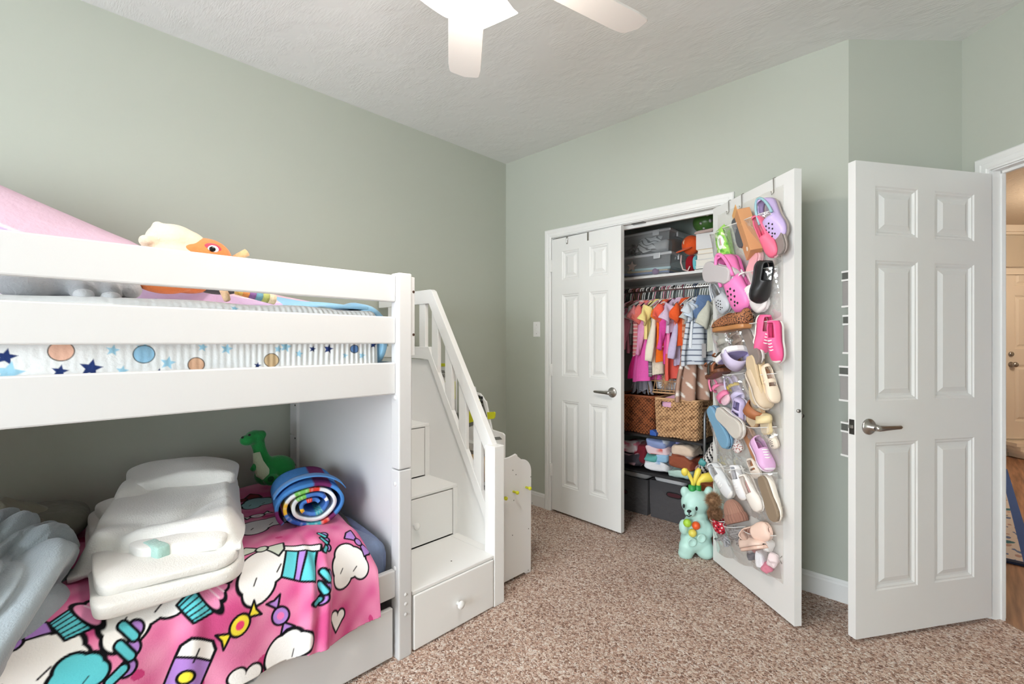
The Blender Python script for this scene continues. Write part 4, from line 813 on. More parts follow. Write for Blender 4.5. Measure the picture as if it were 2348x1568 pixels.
mb = MB(); mb.ell(pq(489, 571, x0 + .069), (0.005, 0.017, 0.013)); out('eye', mb, mat('eye_white', (238, 236, 240), 0.3), hd, smooth=True); mb = MB(); mb.ell(pq(487, 571, x0 + .074), (0.003, 0.010, 0.009)); out('pupil', mb, mat('eye_black', (12, 10, 12), 0.15), hd, smooth=True)
mb = MB(); mb.tube([pq(530, 600, x0), pq(552, 586, x0), pq(566, 579, x0)], [0.016, 0.014, 0.015], 10); out('paw', mb, fuzzy((236, 198, 150)), t, smooth=True)
x1 = 0.98
t = thing('plush_arm_toy', 'orange plush doll with rainbow leg lying on the starry sheet between the guard rails', 'plush toy', (x1, -2.35, 1.40)); t.name = 'plush_doll'; ORG[t.name] = V((x1, -2.35, 1.40))
q1 = lambda px, py, x=x1: onX(px, py, x)
mb = MB(); mb.ell(q1(378, 650, x1 - .05), (0.045, 0.075, 0.033)); mb.ell(q1(440, 652, x1 - .08), (0.04, 0.06, 0.028)); out('head', mb, M_or, t, remesh=0.006)
mb = MB(); mb.ell(q1(500, 658, x1 - .08), (0.03, 0.075, 0.026)); out('body', mb, fuzzy((90, 88, 92)), t, smooth=True)
mb = MB(); mb.tube([q1(510, 662, x1), q1(517, 676, x1 + .02), q1(521, 688, x1 + .03)], [0.011, 0.012, 0.010], 10); out('arm', mb, fuzzy((240, 206, 168)), t, smooth=True)
cols = [(236, 196, 110), (240, 160, 96), (150, 110, 170), (120, 170, 190), (190, 196, 120), (240, 222, 190)]; pts_ = [q1(540 + 15 * i, 667 + 3.4 * i, x1 - .02) for i in range(7)]
for i in range(6):
    mb = MB(); mb.tube([pts_[i], pts_[i + 1]], [0.012 + 0.001 * i, 0.013 + 0.001 * i], 12); out('leg_band', mb, fuzzy(cols[i]), t, smooth=True)
t = thing('plush_dog', 'fluffy grey plush animal lying between the guard rails of the upper bunk', 'plush toy', (0.95, -2.72, 1.40))
x2 = 0.97; q2 = lambda px, py, x=x2: onX(px, py, x)
mb = MB(); mb.ell(q2(115, 645, x2 - .06), (0.075, 0.12, 0.055)); mb.ell(q2(60, 655, x2 - .02), (0.05, 0.06, 0.04)); mb.ell(q2(230, 650, x2 - .07), (0.06, 0.09, 0.05))
for a_, b_ in (((170, 640), (190, 670)), ((235, 645), (252, 674)), ((275, 645), (300, 664))): mb.tube([q2(*a_, x2 - .04), q2(*b_, x2 + (0.02 if b_[1] > 668 else -.03))], [0.032, 0.028], 12); mb.ell(q2(*b_, x2 + (0.02 if b_[1] > 668 else -.03)), 0.029)
out('body', mb, fuzzy((166, 168, 172), 90, 1.0), t, remesh=0.006)
for b_ in ((192, 675), (254, 681)):
    mb = MB(); mb.ell(q2(b_[0], b_[1], x2 + 0.034), (0.024, 0.023, 0.017)); out('paw', mb, fuzzy((200, 202, 206)), t, smooth=True, label='paler paw')
mb = MB(); mb.ell(q2(4, 640, x2 - 0.03), (0.02, 0.022, 0.014)); out('nose', mb, M_black, t, smooth=True); mb = MB(); mb.ell(q2(24, 645, x2 - .01), (0.014, 0.02, 0.01)); out('ribbon', mb, fuzzy((232, 180, 196)), t, smooth=True)
# ================================================================== CLOSET CONTENTS
YR = 0.385; ZR = 1.645
sh = thing('closet_shelf', 'long white shelf board above the hanging clothes in the closet', 'shelf', (1.14, 0.53, 1.727))
board('shelf_board', 0.122, 2.158, 0.33, 0.738, 1.728, 1.746, sh, M_trim, 0.002); board('cleat', 0.122, 2.158, 0.722, 0.738, 1.665, 1.727, sh, M_trim, 0.001)
rod = thing('closet_rod', 'steel rod carrying the clothes hangers in the closet', 'closet rod', (1.14, YR, ZR))
mb = MB(); mb.cyl((0.122, YR, ZR), (2.158, YR, ZR), 0.014, 20); out('pole', mb, M_steel, rod, smooth=True)
for x in (0.124, 2.150):
    mb = MB(); mb.cyl((x, YR, ZR), (x + 0.006, YR, ZR), 0.03, 20); out('socket', mb, M_trim, rod)
# ---- hangers
hp = [(0.001, 0, -0.002)]
def hanger_mesh(m, nm, lab):
    mb = MB(); R = 0.019
    hook = [V((0, R * math.cos(a), R * math.sin(a))) for a in np.linspace(math.radians(200), math.radians(-60), 14)] + [V((0, 0.004, -0.034)), V((0, 0, -0.05)), V((0, 0, -0.066))]
    mb.tube(hook, 0.0032, 6)
    mb.tube([V((0, -0.13, -0.125)), V((0, -0.06, -0.088)), V((0, 0, -0.066)), V((0, 0.06, -0.088)), V((0, 0.13, -0.125)), V((0, 0.12, -0.135)), V((0, -0.12, -0.135))], 0.004, 6, closed=True)
    o = out(nm, mb, m, None, smooth=True, org=(0, 0, 0)); tag(o, lab, 'clothes hanger', 'hangers on the closet rod'); return o
HC = {'white': (236, 236, 234), 'pink': (236, 160, 180), 'black': (26, 26, 28), 'grey': (150, 152, 154), 'maroon': (128, 48, 72), 'brown': (132, 84, 62), 'navy': (50, 66, 96)}
seq = 'black grey white maroon pink maroon black black white pink brown brown pink brown white white black white black white pink black black white pink maroon white pink white black grey white white maroon grey white white white navy navy white white white white white white'.split()
protoh = {}
for i, c in enumerate(seq):
    x = 0.80 + i * (1.535 - 0.80) / (len(seq) - 1)
    M = Matrix.Translation((x, YR, ZR + 0.0005)) @ Matrix.Rotation(random.uniform(-0.45, 0.05), 4, 'Z') @ Matrix.Rotation(random.uniform(-0.04, 0.04), 4, 'X')
    if c not in protoh: protoh[c] = o = hanger_mesh(plas(HC[c]), 'clothes_hanger', '%s plastic clothes hanger on the closet rod' % c); o.matrix_world = M
    else: dup(protoh[c], M)
# ---- garments
def garment(nm, cat, label, x, kind, col, zb, ang=-0.30, w=0.12, flare=0.0, sl=None, yc=YR, zt=None, prt=None, sleeve_col=None, seed=0, th=0.022):
    """body panel hanging in the plane across the rod, with sleeves as parts"""
    zt = (ZR - 0.07) if zt is None else zt; n, m = 120, 84; s = np.linspace(-1, 1, m); t_ = np.linspace(0, 1, n); T_, S_ = np.meshgrid(t_, s, indexing='ij'); Ltot = zt - zb
    d = T_ * Ltot; sh_ = np.interp(d, [0, 0.03, 0.07, 0.16, Ltot], [0.45, 0.72, 0.95, 1.0, 1.0]); W = w * sh_ * (1 + flare * sm(0.25, 1, T_))
    Yl = S_ * W; Zl = zt - d + 0.02 * S_ ** 2 * (-1) * np.clip(1 - d / 0.1, 0, 1) - 0.012 * np.abs(S_) ** 3 * (T_ > 0.9)
    amp = 0.004 + (0.010 + 0.03 * flare) * T_; Xl = amp * np.sin(S_ * (5 + 5 * flare) + seed) + 0.006 * wob(Yl * 6, Zl * 2, 6, seed)
    ca, sa = math.cos(ang), math.sin(ang)
    def world(Xl, Yl, Zl): return np.stack([x + Xl * ca - Yl * sa, yc + Xl * sa + Yl * ca, Zl], -1)
    pc = None; mt = cloth(col)
    if prt: pt = Paint(Yl, Zl, L(col)); prt(pt, Yl.ravel(), Zl.ravel()); pc = pt.c; mt = M_cot
    o = sheet(nm, world(Xl, Yl, Zl), mt, None, col=pc, solid=th); tag(o, label, cat, None)
    if sl:
        for q in (-1, 1):
            a = np.linspace(0, 1, 12); bb = np.linspace(-1, 1, 10); A_, B_ = np.meshgrid(a, bb, indexing='ij'); wd = sl[1] * (1.0 + (0.12 * A_ if sl[0] < 0.2 else -0.2 * A_)) * 0.68; dx, dz = (0.52, -0.85) if sl[0] < 0.2 else (0.22, -0.975)
            yl = q * (w * 0.86 + A_ * sl[0] * dx + B_ * wd * (-dz) * 0.9); zl = zt - 0.065 + A_ * sl[0] * dz + B_ * wd * dx * 1.0; xl = 0.008 + 0.010 * np.sin(A_ * 6 + seed + 2.5 * B_) + 0.020 * (1 - B_ ** 2)
            sheet('sleeve', world(xl, yl, zl), cloth(sleeve_col or col), o, solid=0.016)
    return o
def stripes(c2, f, duty=0.3):
    def g(pt, y, z): pt.c[(np.mod(z * f, 1) < duty)] = L(c2)
    return g
def plaid(c2, c3, f=40):
    def g(pt, y, z):
        k = 0.5 * (np.mod(z * f, 1) < 0.4) + 0.5 * (np.mod(y * f, 1) < 0.4); pt.c = pt.c * (1 - k[:, None]) + np.array(L(c2)) * k[:, None]; pt.c[(np.mod(z * f * 0.5, 1) < 0.06) | (np.mod(y * f * 0.5, 1) < 0.06)] = L(c3)
    return g
def blocks(zs, cols):
    def g(pt, y, z):
        for zz, c in zip(zs, cols): pt.c[z < zz] = L(c)
    return g
def spots(c2, f=60, th=0.5):
    def g(pt, y, z): pt.c[wob(y, z, f, 9) > th] = L(c2)
    return g
def feathers(pt, y, z):
    for i in range(9):
        for j in range(9):
            cx = -0.2 + i * 0.05 + 0.025 * (j % 2); cz = 0.86 + j * 0.062; xx, zz = y - cx, z - cz; c, s_ = math.cos(0.35), math.sin(0.35); a_, b_ = xx * c + zz * s_, -xx * s_ + zz * c
            pt.put(sd_ell(a_, b_, 0.0055, 0.022), (236, 230, 222))
gx_ = lambda px, y=0.30: onY(px, 760, y).x
G = [
 ('knit_top', 'top', 'mauve ribbed knit top hanging beside the left closet door', 0.875, 'tee', (190, 120, 140), 1.20, dict(sl=(0.30, 0.04), seed=1)),
 ('tee_shirt', 'shirt', 'grey and white short-sleeved tee behind the pink tees', 0.915, 'tee', (206, 202, 204), 1.26, dict(sl=(0.10, 0.055), seed=2, prt=blocks((1.33,), ((120, 116, 118),)))),
 ('tulle_dress', 'dress', 'dark magenta tulle dress hanging near the left closet door', 0.93, 'dress', (196, 40, 120), 1.02, dict(flare=0.75, seed=3, w=0.10, zt=1.36)),
 ('tee_shirt', 'shirt', 'salmon pink tee with a striped lower half', 0.955, 'tee', (238, 150, 156), 1.18, dict(sl=(0.10, 0.06), seed=4, prt=stripes((250, 226, 220), 36, 0.35), yc=YR - 0.02)),
 ('tee_shirt', 'shirt', 'coral tee hanging behind the lilac-pink top', 0.985, 'tee', (240, 130, 120), 1.23, dict(sl=(0.11, 0.06), seed=5, yc=YR - 0.01)),
 ('long_shirt', 'shirt', 'lilac-pink long shirt with narrow sleeves', 1.005, 'tee', (226, 156, 196), 1.12, dict(sl=(0.34, 0.035), seed=6, w=0.105)),
 ('frilled_dress', 'dress', 'bright pink frilled dress with a long tulle skirt', 1.03, 'dress', (226, 80, 156), 1.00, dict(flare=0.8, seed=7, w=0.10, sl=(0.08, 0.05), prt=blocks((1.36,), ((224, 96, 176),)))),
 ('tee_shirt', 'shirt', 'pale yellow tee hanging beside the plaid jumper dress', 1.06, 'tee', (244, 226, 150), 1.30, dict(sl=(0.12, 0.06), seed=8, yc=YR - 0.02)),
 ('jumper_dress', 'dress', 'dark grey plaid jumper dress below the yellow tee', 1.085, 'dress', (132, 128, 130), 1.04, dict(flare=0.3, seed=9, w=0.10, prt=plaid((60, 58, 64), (214, 200, 204)))),
 ('cardigan', 'cardigan', 'long cream cardigan with drooping sleeves', 1.115, 'tee', (232, 224, 204), 1.05, dict(sl=(0.38, 0.04), seed=10, w=0.105, yc=YR - 0.015)),
 ('tee_shirt', 'shirt', 'orange tee between the cream cardigan and the coral frilled top', 1.145, 'tee', (242, 120, 40), 1.14, dict(sl=(0.10, 0.055), seed=11)),
 ('ruffle_blouse', 'top', 'coral and white frilled top with wavy sleeves', 1.17, 'tee', (240, 104, 84), 1.24, dict(sl=(0.10, 0.06), seed=12, yc=YR - 0.02, prt=stripes((252, 216, 206), 30, 0.3))),
 ('tie_dye_shirt', 'shirt', 'magenta long shirt with a light print', 1.195, 'tee', (218, 80, 160), 1.13, dict(sl=(0.30, 0.04), seed=13, prt=spots((250, 210, 226), 60, 0.8))),
 ('play_dress', 'dress', 'pink and coral colour-block dress hanging mid rod', 1.235, 'dress', (238, 130, 180), 1.02, dict(flare=0.15, seed=14, w=0.11, yc=YR - 0.025, prt=blocks((1.19,), ((226, 100, 88),)))),
 ('tie_dye_tee', 'shirt', 'lavender tie-dye tee with navy edges', 1.262, 'tee', (214, 190, 214), 1.34, dict(sl=(0.12, 0.065), seed=15, yc=YR - 0.05, prt=spots((90, 104, 160), 26, 0.75))),
 ('long_shirt', 'shirt', 'lavender long-sleeved shirt with navy cuffs', 1.285, 'tee', (198, 186, 216), 1.12, dict(sl=(0.36, 0.03), seed=16, w=0.10)),
 ('tee_shirt', 'shirt', 'red-orange tee hanging beside the tan striped dress', 1.308, 'tee', (234, 96, 50), 1.25, dict(sl=(0.11, 0.055), seed=17, yc=YR - 0.02)),
 ('striped_dress', 'dress', 'tan and rust striped long dress', 1.335, 'dress', (206, 160, 132), 0.98, dict(flare=0.1, seed=18, w=0.10, prt=stripes((176, 104, 74), 24, 0.3))),
 ('feather_dress', 'dress', 'dusty brown long dress printed with white feathers', 1.385, 'dress', (182, 146, 128), 0.885, dict(flare=0.95, seed=19, w=0.092, yc=YR - 0.015, ang=-0.5, prt=feathers)),
 ('tee_shirt', 'shirt', 'white tee with grey raglan sleeves on the right of the rod', 1.40, 'tee', (228, 226, 222), 1.28, dict(sl=(0.12, 0.055), seed=20, sleeve_col=(190, 192, 190), yc=YR - 0.03)),
 ('checked_shirt', 'shirt', 'small blue and white checked shirt beside the striped smock dress', 1.43, 'tee', (206, 220, 236), 1.18, dict(sl=(0.10, 0.05), seed=21, w=0.10, yc=YR - 0.06, prt=plaid((120, 160, 206), (240, 244, 248), 60))),
 ('smock_dress', 'dress', 'pale grey smock dress with dark stripes and a denim collar', 1.475, 'dress', (206, 212, 220), 1.125, dict(flare=0.35, seed=22, w=0.112, ang=-0.6, yc=YR - 0.085, sl=(0.07, 0.05), prt=stripes((96, 104, 124), 28, 0.2))),
 ('blouse', 'blouse', 'greenish-beige blouse with ruffles at the right end of the rod', 1.535, 'tee', (206, 206, 192), 1.22, dict(sl=(0.16, 0.06), seed=23, w=0.11, ang=-0.5, yc=YR - 0.03)),
]
for nm, cat, lab, x, kd, col, zb, kw in G:
    o = garment(nm, cat, lab, x + (0.10 - (x - 1.06) * 0.12 if nm not in ('smock_dress', 'feather_dress', 'blouse') else {'smock_dress': 0.035, 'feather_dress': 0.075, 'blouse': 0.075}[nm]), kd, col, zb, **kw)
    if nm == 'smock_dress':
        a = np.linspace(0, 1, 10); bb = np.linspace(-1, 1, 24); A_, B_ = np.meshgrid(a, bb, indexing='ij'); ca, sa = math.cos(-0.6), math.sin(-0.6); yl = B_ * (0.055 + 0.045 * A_); zl = ZR - 0.072 - 0.14 * A_ - 0.02 * A_ * (1 - B_ ** 2); xl = 0.024 + 0.008 * (1 - B_ ** 2) + 0.003 * np.sin(zl * 240)
        sheet('collar', np.stack([1.51 + xl * ca - yl * sa, YR - 0.085 + xl * sa + yl * ca, zl], -1), cloth((112, 138, 178)), o, solid=0.006, label='denim-blue collar')
        p = V((1.51 + 0.03, YR - 0.15, 1.22)); mb = MB(); mb.bx(-0.001, 0.001, -0.013, 0.013, -0.05, 0.04, Matrix.Translation(p) @ Matrix.Rotation(-0.8, 4, 'Z')); out('price_tag', mb, mat('grey_card', (176, 172, 172), 0.7), o)
# grey tutu peeking out below
u = np.linspace(-1, 1, 60); v = np.linspace(0, 1, 20); Vv, Uu = np.meshgrid(v, u, indexing='ij'); a_ = onY(1470, 868, 0.34)
Pq = np.stack([a_.x + Uu * (0.04 + 0.05 * Vv) + 0.01 * np.sin(Uu * 25), 0.36 + 0.02 * np.sin(Uu * 19) + 0 * Vv, 1.10 - Vv * (0.19 + 0.02 * np.sin(Uu * 14))], -1); b = sheet('tutu', Pq, cloth((150, 148, 158)), solid=0.003); tag(b, 'grey net tutu hanging below the magenta tulle dress', 'skirt')
# ---- top shelf: clear bins
M_bin = clear('clear_bin_plastic', (0.97, 0.98, 0.98), 0.22, 0.12, 0.2, 0, (0.85, 0.88, 0.9)); M_lid = clear('frosted_lid_plastic', (0.94, 0.95, 0.96), 0.2, 0.25, 0.62, 0, (0.8, 0.83, 0.85))
def storage_bin(label, x0, x1, y0, y1, z0, z1):
    t = thing('storage_bin', label, 'storage bin', ((x0 + x1) / 2, (y0 + y1) / 2, z0), 'clear bins on the closet shelf')
    mb = MB(); i = 0.018; r = lambda k, z: [V(p) for p in ((x0 + k, y0 + k, z), (x1 - k, y0 + k, z), (x1 - k, y1 - k, z), (x0 + k, y1 - k, z))]
    mb.loft([r(i, z0), r(0, z1 - 0.03), r(-0.004, z1 - 0.028), r(-0.004, z1 - 0.008)], True, False); mb.face(r(i, z0)); out('tub', mb, M_bin, t)
    mb = MB(); mb.loft([r(-0.012, z1 - 0.022), r(-0.014, z1 - 0.008), r(-0.008, z1 - 0.002), r(0.008, z1)], True, True); out('lid', mb, M_lid, t, bevel=0.003)
    for s_ in (x0 + 0.10, x1 - 0.12):
        mb = MB(); mb.bx(s_, s_ + 0.05, y0 - 0.020, y0 - 0.008, z1 - 0.045, z1 - 0.005); out('latch', mb, M_lid, t, bevel=0.003)
    mb = MB(); mb.bx(x1 + 0.004, x1 + 0.016, y0 + 0.1, y0 + 0.2, z1 - 0.05, z1 - 0.01); out('latch', mb, M_lid, t, bevel=0.003)
    return t
storage_bin('clear lidded bin of papers and trinkets standing on the closet shelf', 0.72, 1.262, 0.35, 0.70, 1.747, 1.905)
storage_bin('clear lidded bin of animal-print cloths, stacked on the lower bin', 0.72, 1.245, 0.37, 0.70, 1.912, 2.075)
def one(nm, lab, cat, mb, m, grp=None, **k): return tag(out(nm, mb, m, **k), lab, cat, grp)
at = lambda px, py, y: onY(px, py, y)
mb = MB(); p = at(1449, 611, 0.375); mb.prism(starp(0.042, 0.45), -0.006, 0.006, mframe(p, (1, 0, -.1), (0.1, 0, 1), (0, -1, 0))); one('star_ornament', 'pale rose-gold star leaning in the lower clear bin', 'ornament', mb, mat('rose_gold', (226, 196, 184), 0.35, 0.4), bevel=0.004)
mb = MB(); p = at(1502, 623, 0.385); mb.ell((p.x, 0.395, 1.779), 0.026); one('ball', 'small purple ball in the lower clear bin', 'ball', mb, mat('purple_glitter', (120, 56, 130), 0.3), smooth=True)
for i, (c, z, l) in enumerate((((226, 226, 222), 1.766, 'stack of white papers lying lowest in the lower clear bin'), ((110, 140, 200), 1.80, 'blue folder lying on papers in the lower clear bin'), ((214, 196, 160), 1.82, 'tan envelope on top of the blue folder in the lower clear bin'), ((176, 214, 220), 1.84, 'pale aqua notebook, topmost in the lower clear bin'))):
    mb = MB(); mb.bx(0.80 + 0.03 * i, 1.18 + 0.015 * (i % 2), 0.44 - 0.02 * i, 0.66, z - 0.015, z, Matrix.Rotation(0.01 * i, 4, 'Y')); one('paper' if i != 1 else 'folder', l, 'paper', mb, mat('paper_%d' % i, c, 0.8))
quad = lambda nm, lab, cat, x0, x1, y0, y1, z0, th, m, seed, e=0.35, amp=0.01: tag(quad_soft(nm, [(x0, y0), (x1, y0), (x1, y1), (x0, y1)], z0, th, m, None, e, amp, 20, seed, seg=44, rings=14), lab, cat)
mb = MB(); p0 = at(1455, 565, 0.44); 
for q in range(40): mb.ell((p0.x + random.uniform(-.075, .04), 0.45 + random.uniform(0, .1), 1.94 + random.uniform(0, .075)), 0.013, seg=6, rings=4)
one('curly_scarf', 'black curly scarf in the left of the upper clear bin', 'scarf', mb, fuzzy((34, 30, 30)), smooth=True)
def tiger(nm, lab, x0, x1, y0, z0, z1, c1, c2, f, seed):
    u = np.linspace(0, 1, 60); v = np.linspace(0, 1, 60); A_, B_ = np.meshgrid(u, v, indexing='ij'); X = x0 + (x1 - x0) * B_; Z = z0 + (z1 - z0) * A_ + 0.01 * np.sin(B_ * 9); Y = y0 + 0.10 * A_ - 0.03 * np.sin(PI * B_) + 0.008 * wob(B_, A_, 9, seed)
    pt = Paint(A_, B_, L(c1)); pt.c[(np.sin((A_ + 0.6 * B_ + 0.1 * wob(A_, B_, 8, seed)) * f) > 0.62).ravel()] = L(c2); tag(sheet(nm, np.stack([X, Y, Z], -1), M_cot, col=pt.c, solid=0.01), lab, 'cloth')
p = at(1475, 555, 0.42); tiger('striped_cloth', 'white cloth with black tiger stripes in the upper clear bin', p.x - 0.07, p.x + 0.11, 0.42, 1.935, 2.055, (224, 226, 226), (26, 26, 28), 26, 5)
quad('grey_cloth', 'pale grey crumpled cloth on the right of the upper clear bin', 'cloth', 1.06, 1.2, 0.42, 0.6, 1.93, 0.09, cloth((176, 176, 176)), 8)
quad('brown_cloth', 'rust-brown cloth at the back of the upper clear bin', 'cloth', 1.10, 1.22, 0.52, 0.66, 1.93, 0.10, cloth((120, 82, 66)), 9)
# green spotted ball, cap, bag and books
c = at(1620, 508, 0.47); mb = MB(); mb.ell((c.x, 0.47, c.z - 0.002), (0.088, 0.088, 0.08), seg=32, rings=20); gb = one('play_ball', 'green toy ball with white spots high on the closet shelf above the books', 'ball', mb, mat('green_ball', (86, 134, 66), 0.3), smooth=True)
for px, py, r in ((1607, 512, 0.011), (1631, 505, 0.013), (1622, 490, 0.010), (1612, 530, 0.009)):
    q = at(px, py, 0.39); d = (q - V((c.x, 0.47, c.z))); d = V((d.x, -0.08, d.z)).normalized(); q = V((c.x + d.x * 0.0885, 0.47 + d.y * 0.0885, c.z - 0.002 + d.z * 0.0805)); mb = MB(); mb.lathe([(0, 0.0005), (r, 0), (0, -0.002)], 16, mframe(q, *(lambda m: (m.col[0], m.col[1], m.col[2]))(frame_to(d)))); out('spot', mb, mat('white_spot', (235, 238, 232), 0.3), gb, smooth=True)
Mcap = Matrix.Translation(at(1583, 556, 0.43)); oc = M_or_cap = cloth((226, 92, 44)); t = thing('cap', 'orange baseball cap with round badge leaning between bins and books', 'cap', at(1583, 580, 0.43))
mb = MB(); mb.ell(at(1585, 562, 0.43), (0.062, 0.07, 0.068)); out('crown', mb, oc, t, smooth=True)
cp = at(1566, 572, 0.36); mb = MB(); mb.rbox((cp.x + 0.005, 0.365, cp.z - 0.002), (0.055, 0.055, 0.006), (0.25, -0.28, 0.3), 0.7); out('brim', mb, oc, t, smooth=True)
bp_ = at(1574, 555, 0.375); mb = MB(); mb.lathe([(0, 0.003), (0.021, 0.002), (0.023, 0)], 20, mframe(bp_, (1, 0.3, 0), (0, 0.2, 1), (0.3, -1, 0.2))); out('badge', mb, mat('badge_cream', (232, 206, 170), 0.6), t, smooth=True)
bx_ = at(1592, 600, 0.36).x
quad('red_bag', 'dark red quilted pouch with pale trim standing beside the books', 'pouch', 1.335, 1.40, 0.40, 0.55, 1.747, 0.13, cloth((150, 30, 40)), 14, 0.5, 0.004)
mb = MB(); p = at(1566, 605, 0.38); mb.tube([at(1562, 585, 0.385), at(1561, 602, 0.385), at(1566, 618, 0.385), at(1577, 621, 0.385), at(1582, 610, 0.385)], 0.005, 8); one('cord', 'pale trim cord looped in front of the red pouch', 'cord', mb, cloth((226, 200, 196)), smooth=True)
quad('aqua_bag', 'aqua striped cloth bag squeezed between pouch and books', 'bag', 1.40, 1.43, 0.38, 0.5, 1.747, 0.12, cloth((110, 190, 200)), 15, 0.5, 0.004)
M_pg = mat('book_pages', (236, 232, 222), 0.85, bump=(400, 0.3))
def book(lab, x0, x1, y0, z0, th, cc, pages=None, grp='books on the closet shelf'):
    t = thing('book', lab, 'book', ((x0 + x1) / 2, y0 + 0.09, z0), grp)
    mb = MB(); mb.bx(x0, x1, y0, y0 + 0.2, z0, z0 + 0.003); mb.bx(x0, x1, y0, y0 + 0.2, z0 + th - 0.003, z0 + th); mb.bx(x1 - 0.003, x1, y0, y0 + 0.2, z0, z0 + th); out('cover', mb, mat('book_%d_%d_%d' % cc, cc, 0.6), t)
    mb = MB(); mb.bx(x0 + 0.004, x1 - 0.004, y0 + 0.004, y0 + 0.197, z0 + 0.003, z0 + th - 0.003); out('pages', mb, M_pg if pages is None else pages, t); return t
z = 1.747; xb0, xb1 = 1.432, 1.60
for lab, th, cc, dx in (('thin black-covered book, lowest of the stack on the closet shelf', 0.012, (44, 44, 48), -0.01), ('slim white book, second from the bottom of the shelf stack', 0.014, (232, 232, 230), 0.0), ('thick white book in the lower middle of the shelf stack', 0.045, (236, 234, 230), 0.0), ('light grey book in the middle of the shelf stack', 0.036, (210, 208, 204), 0.008), ('cream-edged book under the big white volume', 0.03, (232, 214, 180), 0.012)):
    book(lab, xb0 + dx, xb1, 0.36, z, th, cc); z += th + 0.0005
t = thing('book', 'large white volume with embossed front, topmost of the shelf stack', 'book', (1.52, 0.43, z), 'books on the closet shelf'); mb = MB(); mb.bx(1.44, 1.60, 0.352, 0.37, z, z + 0.105, ); out('cover', mb, mat('white_cover', (230, 228, 226), 0.6, bump=(50, 0.3)), t, bevel=0.002); mb = MB(); mb.bx(1.442, 1.598, 0.37, 0.41, z + 0.001, z + 0.103); out('pages', mb, M_pg, t)
zz = z + 0.107
quad('folded_scarf', 'striped scarf folded on top of the big white volume', 'scarf', 1.42, 1.55, 0.36, 0.42, zz, 0.02, cloth((214, 190, 180)), 18); quad('orange_cloth', 'orange cloth under the green spotted ball', 'cloth', 1.47, 1.60, 0.43, 0.55, z, 0.11, cloth((224, 96, 50)), 19, 0.4, 0.004)
# ---- wicker baskets
def basket(lab, x0, x1, y0, y1, z0, z1, c1, c2, hole=None, seed=1):
    nper, nz = 560, 84; sx2, sy2 = (x1 - x0) / 2, (y1 - y0) / 2; cx, cy = (x0 + x1) / 2, (y0 + y1) / 2
    a = np.linspace(0, 2 * PI, nper, endpoint=False); e = 0.16; f = lambda q: np.sign(q) * np.abs(q) ** e; bx_, by_ = f(np.cos(a)), f(np.sin(a)); k = np.concatenate([[0], np.cumsum(np.hypot(np.diff(bx_ * sx2), np.diff(by_ * sy2)))]); ss = np.linspace(0, k[-1], nper); bx_ = np.interp(ss, k, bx_); by_ = np.interp(ss, k, by_)
    zz_ = np.linspace(0, 1, nz); ZZ, SS = np.meshgrid(zz_, ss, indexing='ij'); tp = 0.94 + 0.06 * ZZ; rows = np.floor(ZZ * (nz // 4 - 0.01)); ph = SS / 0.0125 * PI + rows * PI; dsp = 0.0035 * np.sin(ph) * np.abs(np.sin(ZZ * (nz // 4) * PI)) ** 0.5
    X = cx + bx_[None] * (sx2 * tp + dsp); Y = cy + by_[None] * (sy2 * tp + dsp); Z = z0 + (z1 - z0) * ZZ + 0.004 * np.sin(SS * 30)
    kk = np.clip(0.5 + 0.5 * np.sin(ph) + 0.35 * wob(SS, ZZ * 0.5, 90, seed) + 0.25 * wob(SS * 2, ZZ, 160, seed + 1), 0, 1).ravel()[:, None]; col = np.array(L(c1)) * (1 - kk) + np.array(L(c2)) * kk
    msk = None
    if hole: msk = ~((np.abs(X - hole[0]) < hole[1]) & (np.abs(Z - hole[2]) < hole[3]) & (Y < cy))
    t = thing('wicker_basket', lab, 'basket', (cx, cy, z0), 'woven baskets on the closet rack')
    sheet('weave', np.stack([X, Y, Z], -1), M_cot, t, col=col, solid=0.008, mask=msk, closed_u=True)
    mb = MB(); mb.tube([V((cx + p_ * sx2, cy + q_ * sy2, z1)) for p_, q_ in zip(bx_[::6], by_[::6])], 0.008, 8, closed=True); out('rim', mb, mat('wick_%d_%d_%d' % c2, c2, 0.8, bump=(200, 0.6)), t, smooth=True)
    mb = MB(); mb.bx(x0 + 0.02, x1 - 0.02, y0 + 0.02, y1 - 0.02, z0, z0 + 0.006); out('base', mb, cloth(c1), t)
    return t
def onrack(px, py, y=0.26): return onY(px, py, y)
zr = 0.622
basket('dark brown wicker basket on the left of the closet rack', 0.86, 1.172, 0.27, 0.58, zr + 0.001, 0.885, (58, 36, 26), (146, 84, 52), None, 3)
q1_ = onrack(1527, 929); basket('tan wicker basket with pink cloth showing in its hand hole', 1.185, 1.487, 0.262, 0.58, zr + 0.001, 0.882, (112, 78, 54), (206, 164, 122), (q1_.x, 0.036, 0.846, 0.017), 5)
quad('pink_cloth', 'pink cloth spilling from the tan wicker basket', 'cloth', 1.22, 1.42, 0.275, 0.44, 0.78, 0.13, cloth((226, 176, 204)), 21, 0.5)
